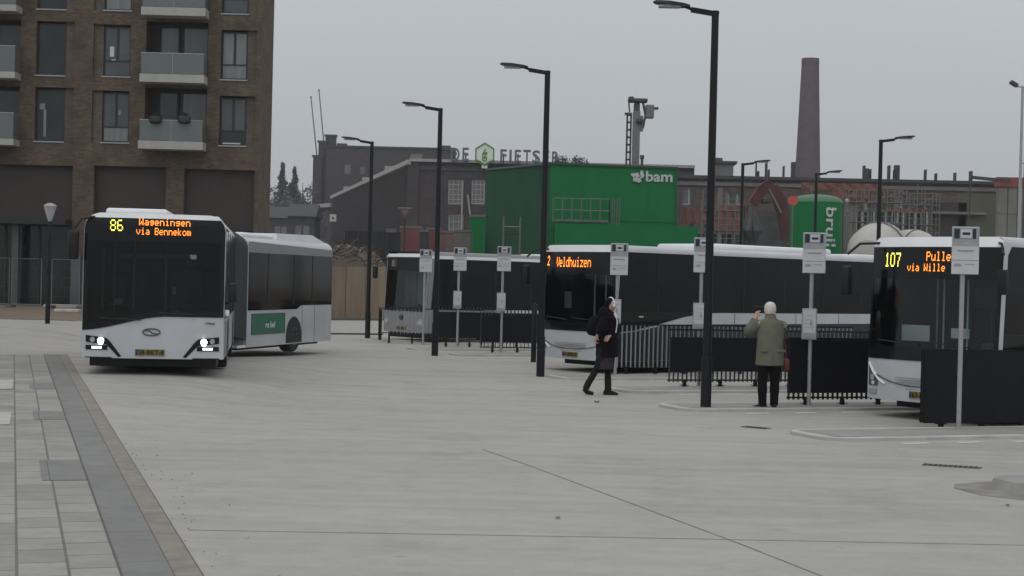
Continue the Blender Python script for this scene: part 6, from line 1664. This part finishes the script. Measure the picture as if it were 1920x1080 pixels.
# rubble pile it works on
q = P(1425, 470, YE+2); t = thing('rubble_pile', (q.x, YE+2, 0), 'dark pile of rubble and roots beneath the excavator grapple', 'heap')
m1 = MB(); random.seed(9)
for i in range(420):
    x = random.gauss(-.3, .9); h_ = 4.6*math.exp(-((x+.3)/1.1)**2); z = random.uniform(0, max(.5, h_)); y = random.gauss(0, .6)
    d = Vector((random.uniform(-1,1), random.uniform(-1,1), random.uniform(-1,1))).normalized()*random.uniform(.15, .5)
    m1.bar((x, y, z), Vector((x, y, z))+d, random.uniform(.1, .35), random.uniform(.1, .3))
m1.build('rubble', mat('dark_rubble', (.05, .052, .045), .9, var=.5, scale=1.5), t)
# red lollipop sign left of the silo
q = P(1487, 376, 86); t = thing('round_sign', (q.x, 86, 0), 'small orange red round board touching the left shoulder of the green silo', 'sign')
m1 = MB(); m1.rings([[(.27*cos(2*pi*k/20), y, q.z+.27*sin(2*pi*k/20)) for k in range(20)] for y in (-.03, .03)]); m1.build('disc', mat('orange_red', (.42, .075, .05), .6), t); m1 = MB(); m1.tube([(0, .05, 0), (0, .05, q.z)], .04, 6); m1.build('pole', M['scaf'], t)
q = P(1588, 376, 84); t = thing('warning_lamp', (q.x, 84, 0), 'small white lamp on a pole at the right shoulder of the silo', 'lamp')
m1 = MB(); m1.ell((0, 0, q.z), .10, .10, .10, 10, 8); m1.build('globe', M['rubble'], t); m1 = MB(); m1.tube([(0, 0, 0), (0, 0, q.z-.08)], .035, 6); m1.build('pole', M['scaf'], t)
# ---- concrete mixer trucks (drums visible above the buses)
def mixer(px, pt, Y, sc, rz, label):
    q = P(px, pt, Y); t = thing('mixer_truck', (q.x, Y, 0), label, 'truck', 'concrete mixer trucks on the site', rz)
    zt9 = q.z; cz_ = zt9-1.15*sc; m1 = MB(Matrix.Translation((0, 0, cz_)) @ Matrix.Rotation(radians(-14), 4, 'Y'))
    prof_ = [(-1.9, .3), (-1.7, .75), (-.9, 1.12), (.1, 1.15), (1.1, .9), (2.0, .55), (2.2, .5)]
    m1.rings([[(x*sc, rr*sc*cos(2*pi*k/24), rr*sc*sin(2*pi*k/24)) for k in range(24)] for x, rr in prof_]); d_ = m1.build('drum', mat('drum_pale', (.40, .39, .37), .6, var=.12, scale=1.2), t, True)
    m1 = MB(Matrix.Translation((0, 0, cz_)) @ Matrix.Rotation(radians(-14), 4, 'Y')); m1.rings([[(x*sc, rr*sc*cos(2*pi*k/24), rr*sc*sin(2*pi*k/24)) for k in range(24)] for x, rr in ((-.06, 1.155), (-.06, 1.19), (.06, 1.19), (.06, 1.155))]); m1.build('drum_ring', M['haze_grey'], d_, True)
    m1 = MB(); m1.bbox(-2.4*sc, 2.6*sc, -.5, .5, .8, 1.05, .05); m1.bbox(1.9*sc, 2.5*sc, -.3, .3, 1.05, zt9+.1, .1); m1.build('chassis', M['mastdark'], t)
    m1 = MB(); m1.bbox(-4.4*sc, -2.5*sc, -1.2, 1.2, .7, min(3.0, zt9-.6), .15); c9 = m1.build('cab', M['white'], t, True)
    m1 = MB(); m1.box(-4.2*sc, -2.9*sc, -1.215, -1.203, 1.7, 2.3); m1.build('cab_window', M['sideglass'], c9)
    for x in (-3.6, -.8, .3, 1.4): wheel(t, -1, x*sc, -1, 1.2, .5, Matrix.Rotation(radians(-90), 4, 'Z') if False else Matrix(((0,1,0,0),(1,0,0,0),(0,0,1,0),(0,0,0,1))))
    return t
mixer(1648, 416, 84, 1.22, radians(62), 'concrete mixer truck with large pale drum between the silo and the bus showing 107')
mixer(1716, 430, 96, .8, radians(118), 'second mixer drum, lower and greyer, just above the roof of the bus showing 107')
# ================================================================== HAZE
hz = MB(); hz.box(-150, 150, -12, 430, -2, 60)
ho = hz.build('haze', bpy.data.materials.new('haze_air')); tag(ho, kind='stuff')
hm = ho.data.materials[0]; hm.use_nodes = True; n, l = hm.node_tree.nodes, hm.node_tree.links; n.clear()
o_ = n.new('ShaderNodeOutputMaterial'); pv_ = n.new('ShaderNodeVolumePrincipled')
pv_.inputs['Color'].default_value = (0.80, 0.84, 0.90, 1); pv_.inputs['Density'].default_value = 0.0003
pv_.inputs['Anisotropy'].default_value = 0.3
l.new(pv_.outputs['Volume'], o_.inputs['Volume'])
scene.cycles.volume_bounces = 1
scene.cycles.max_bounces = 8
scene.cycles.transparent_max_bounces = 16
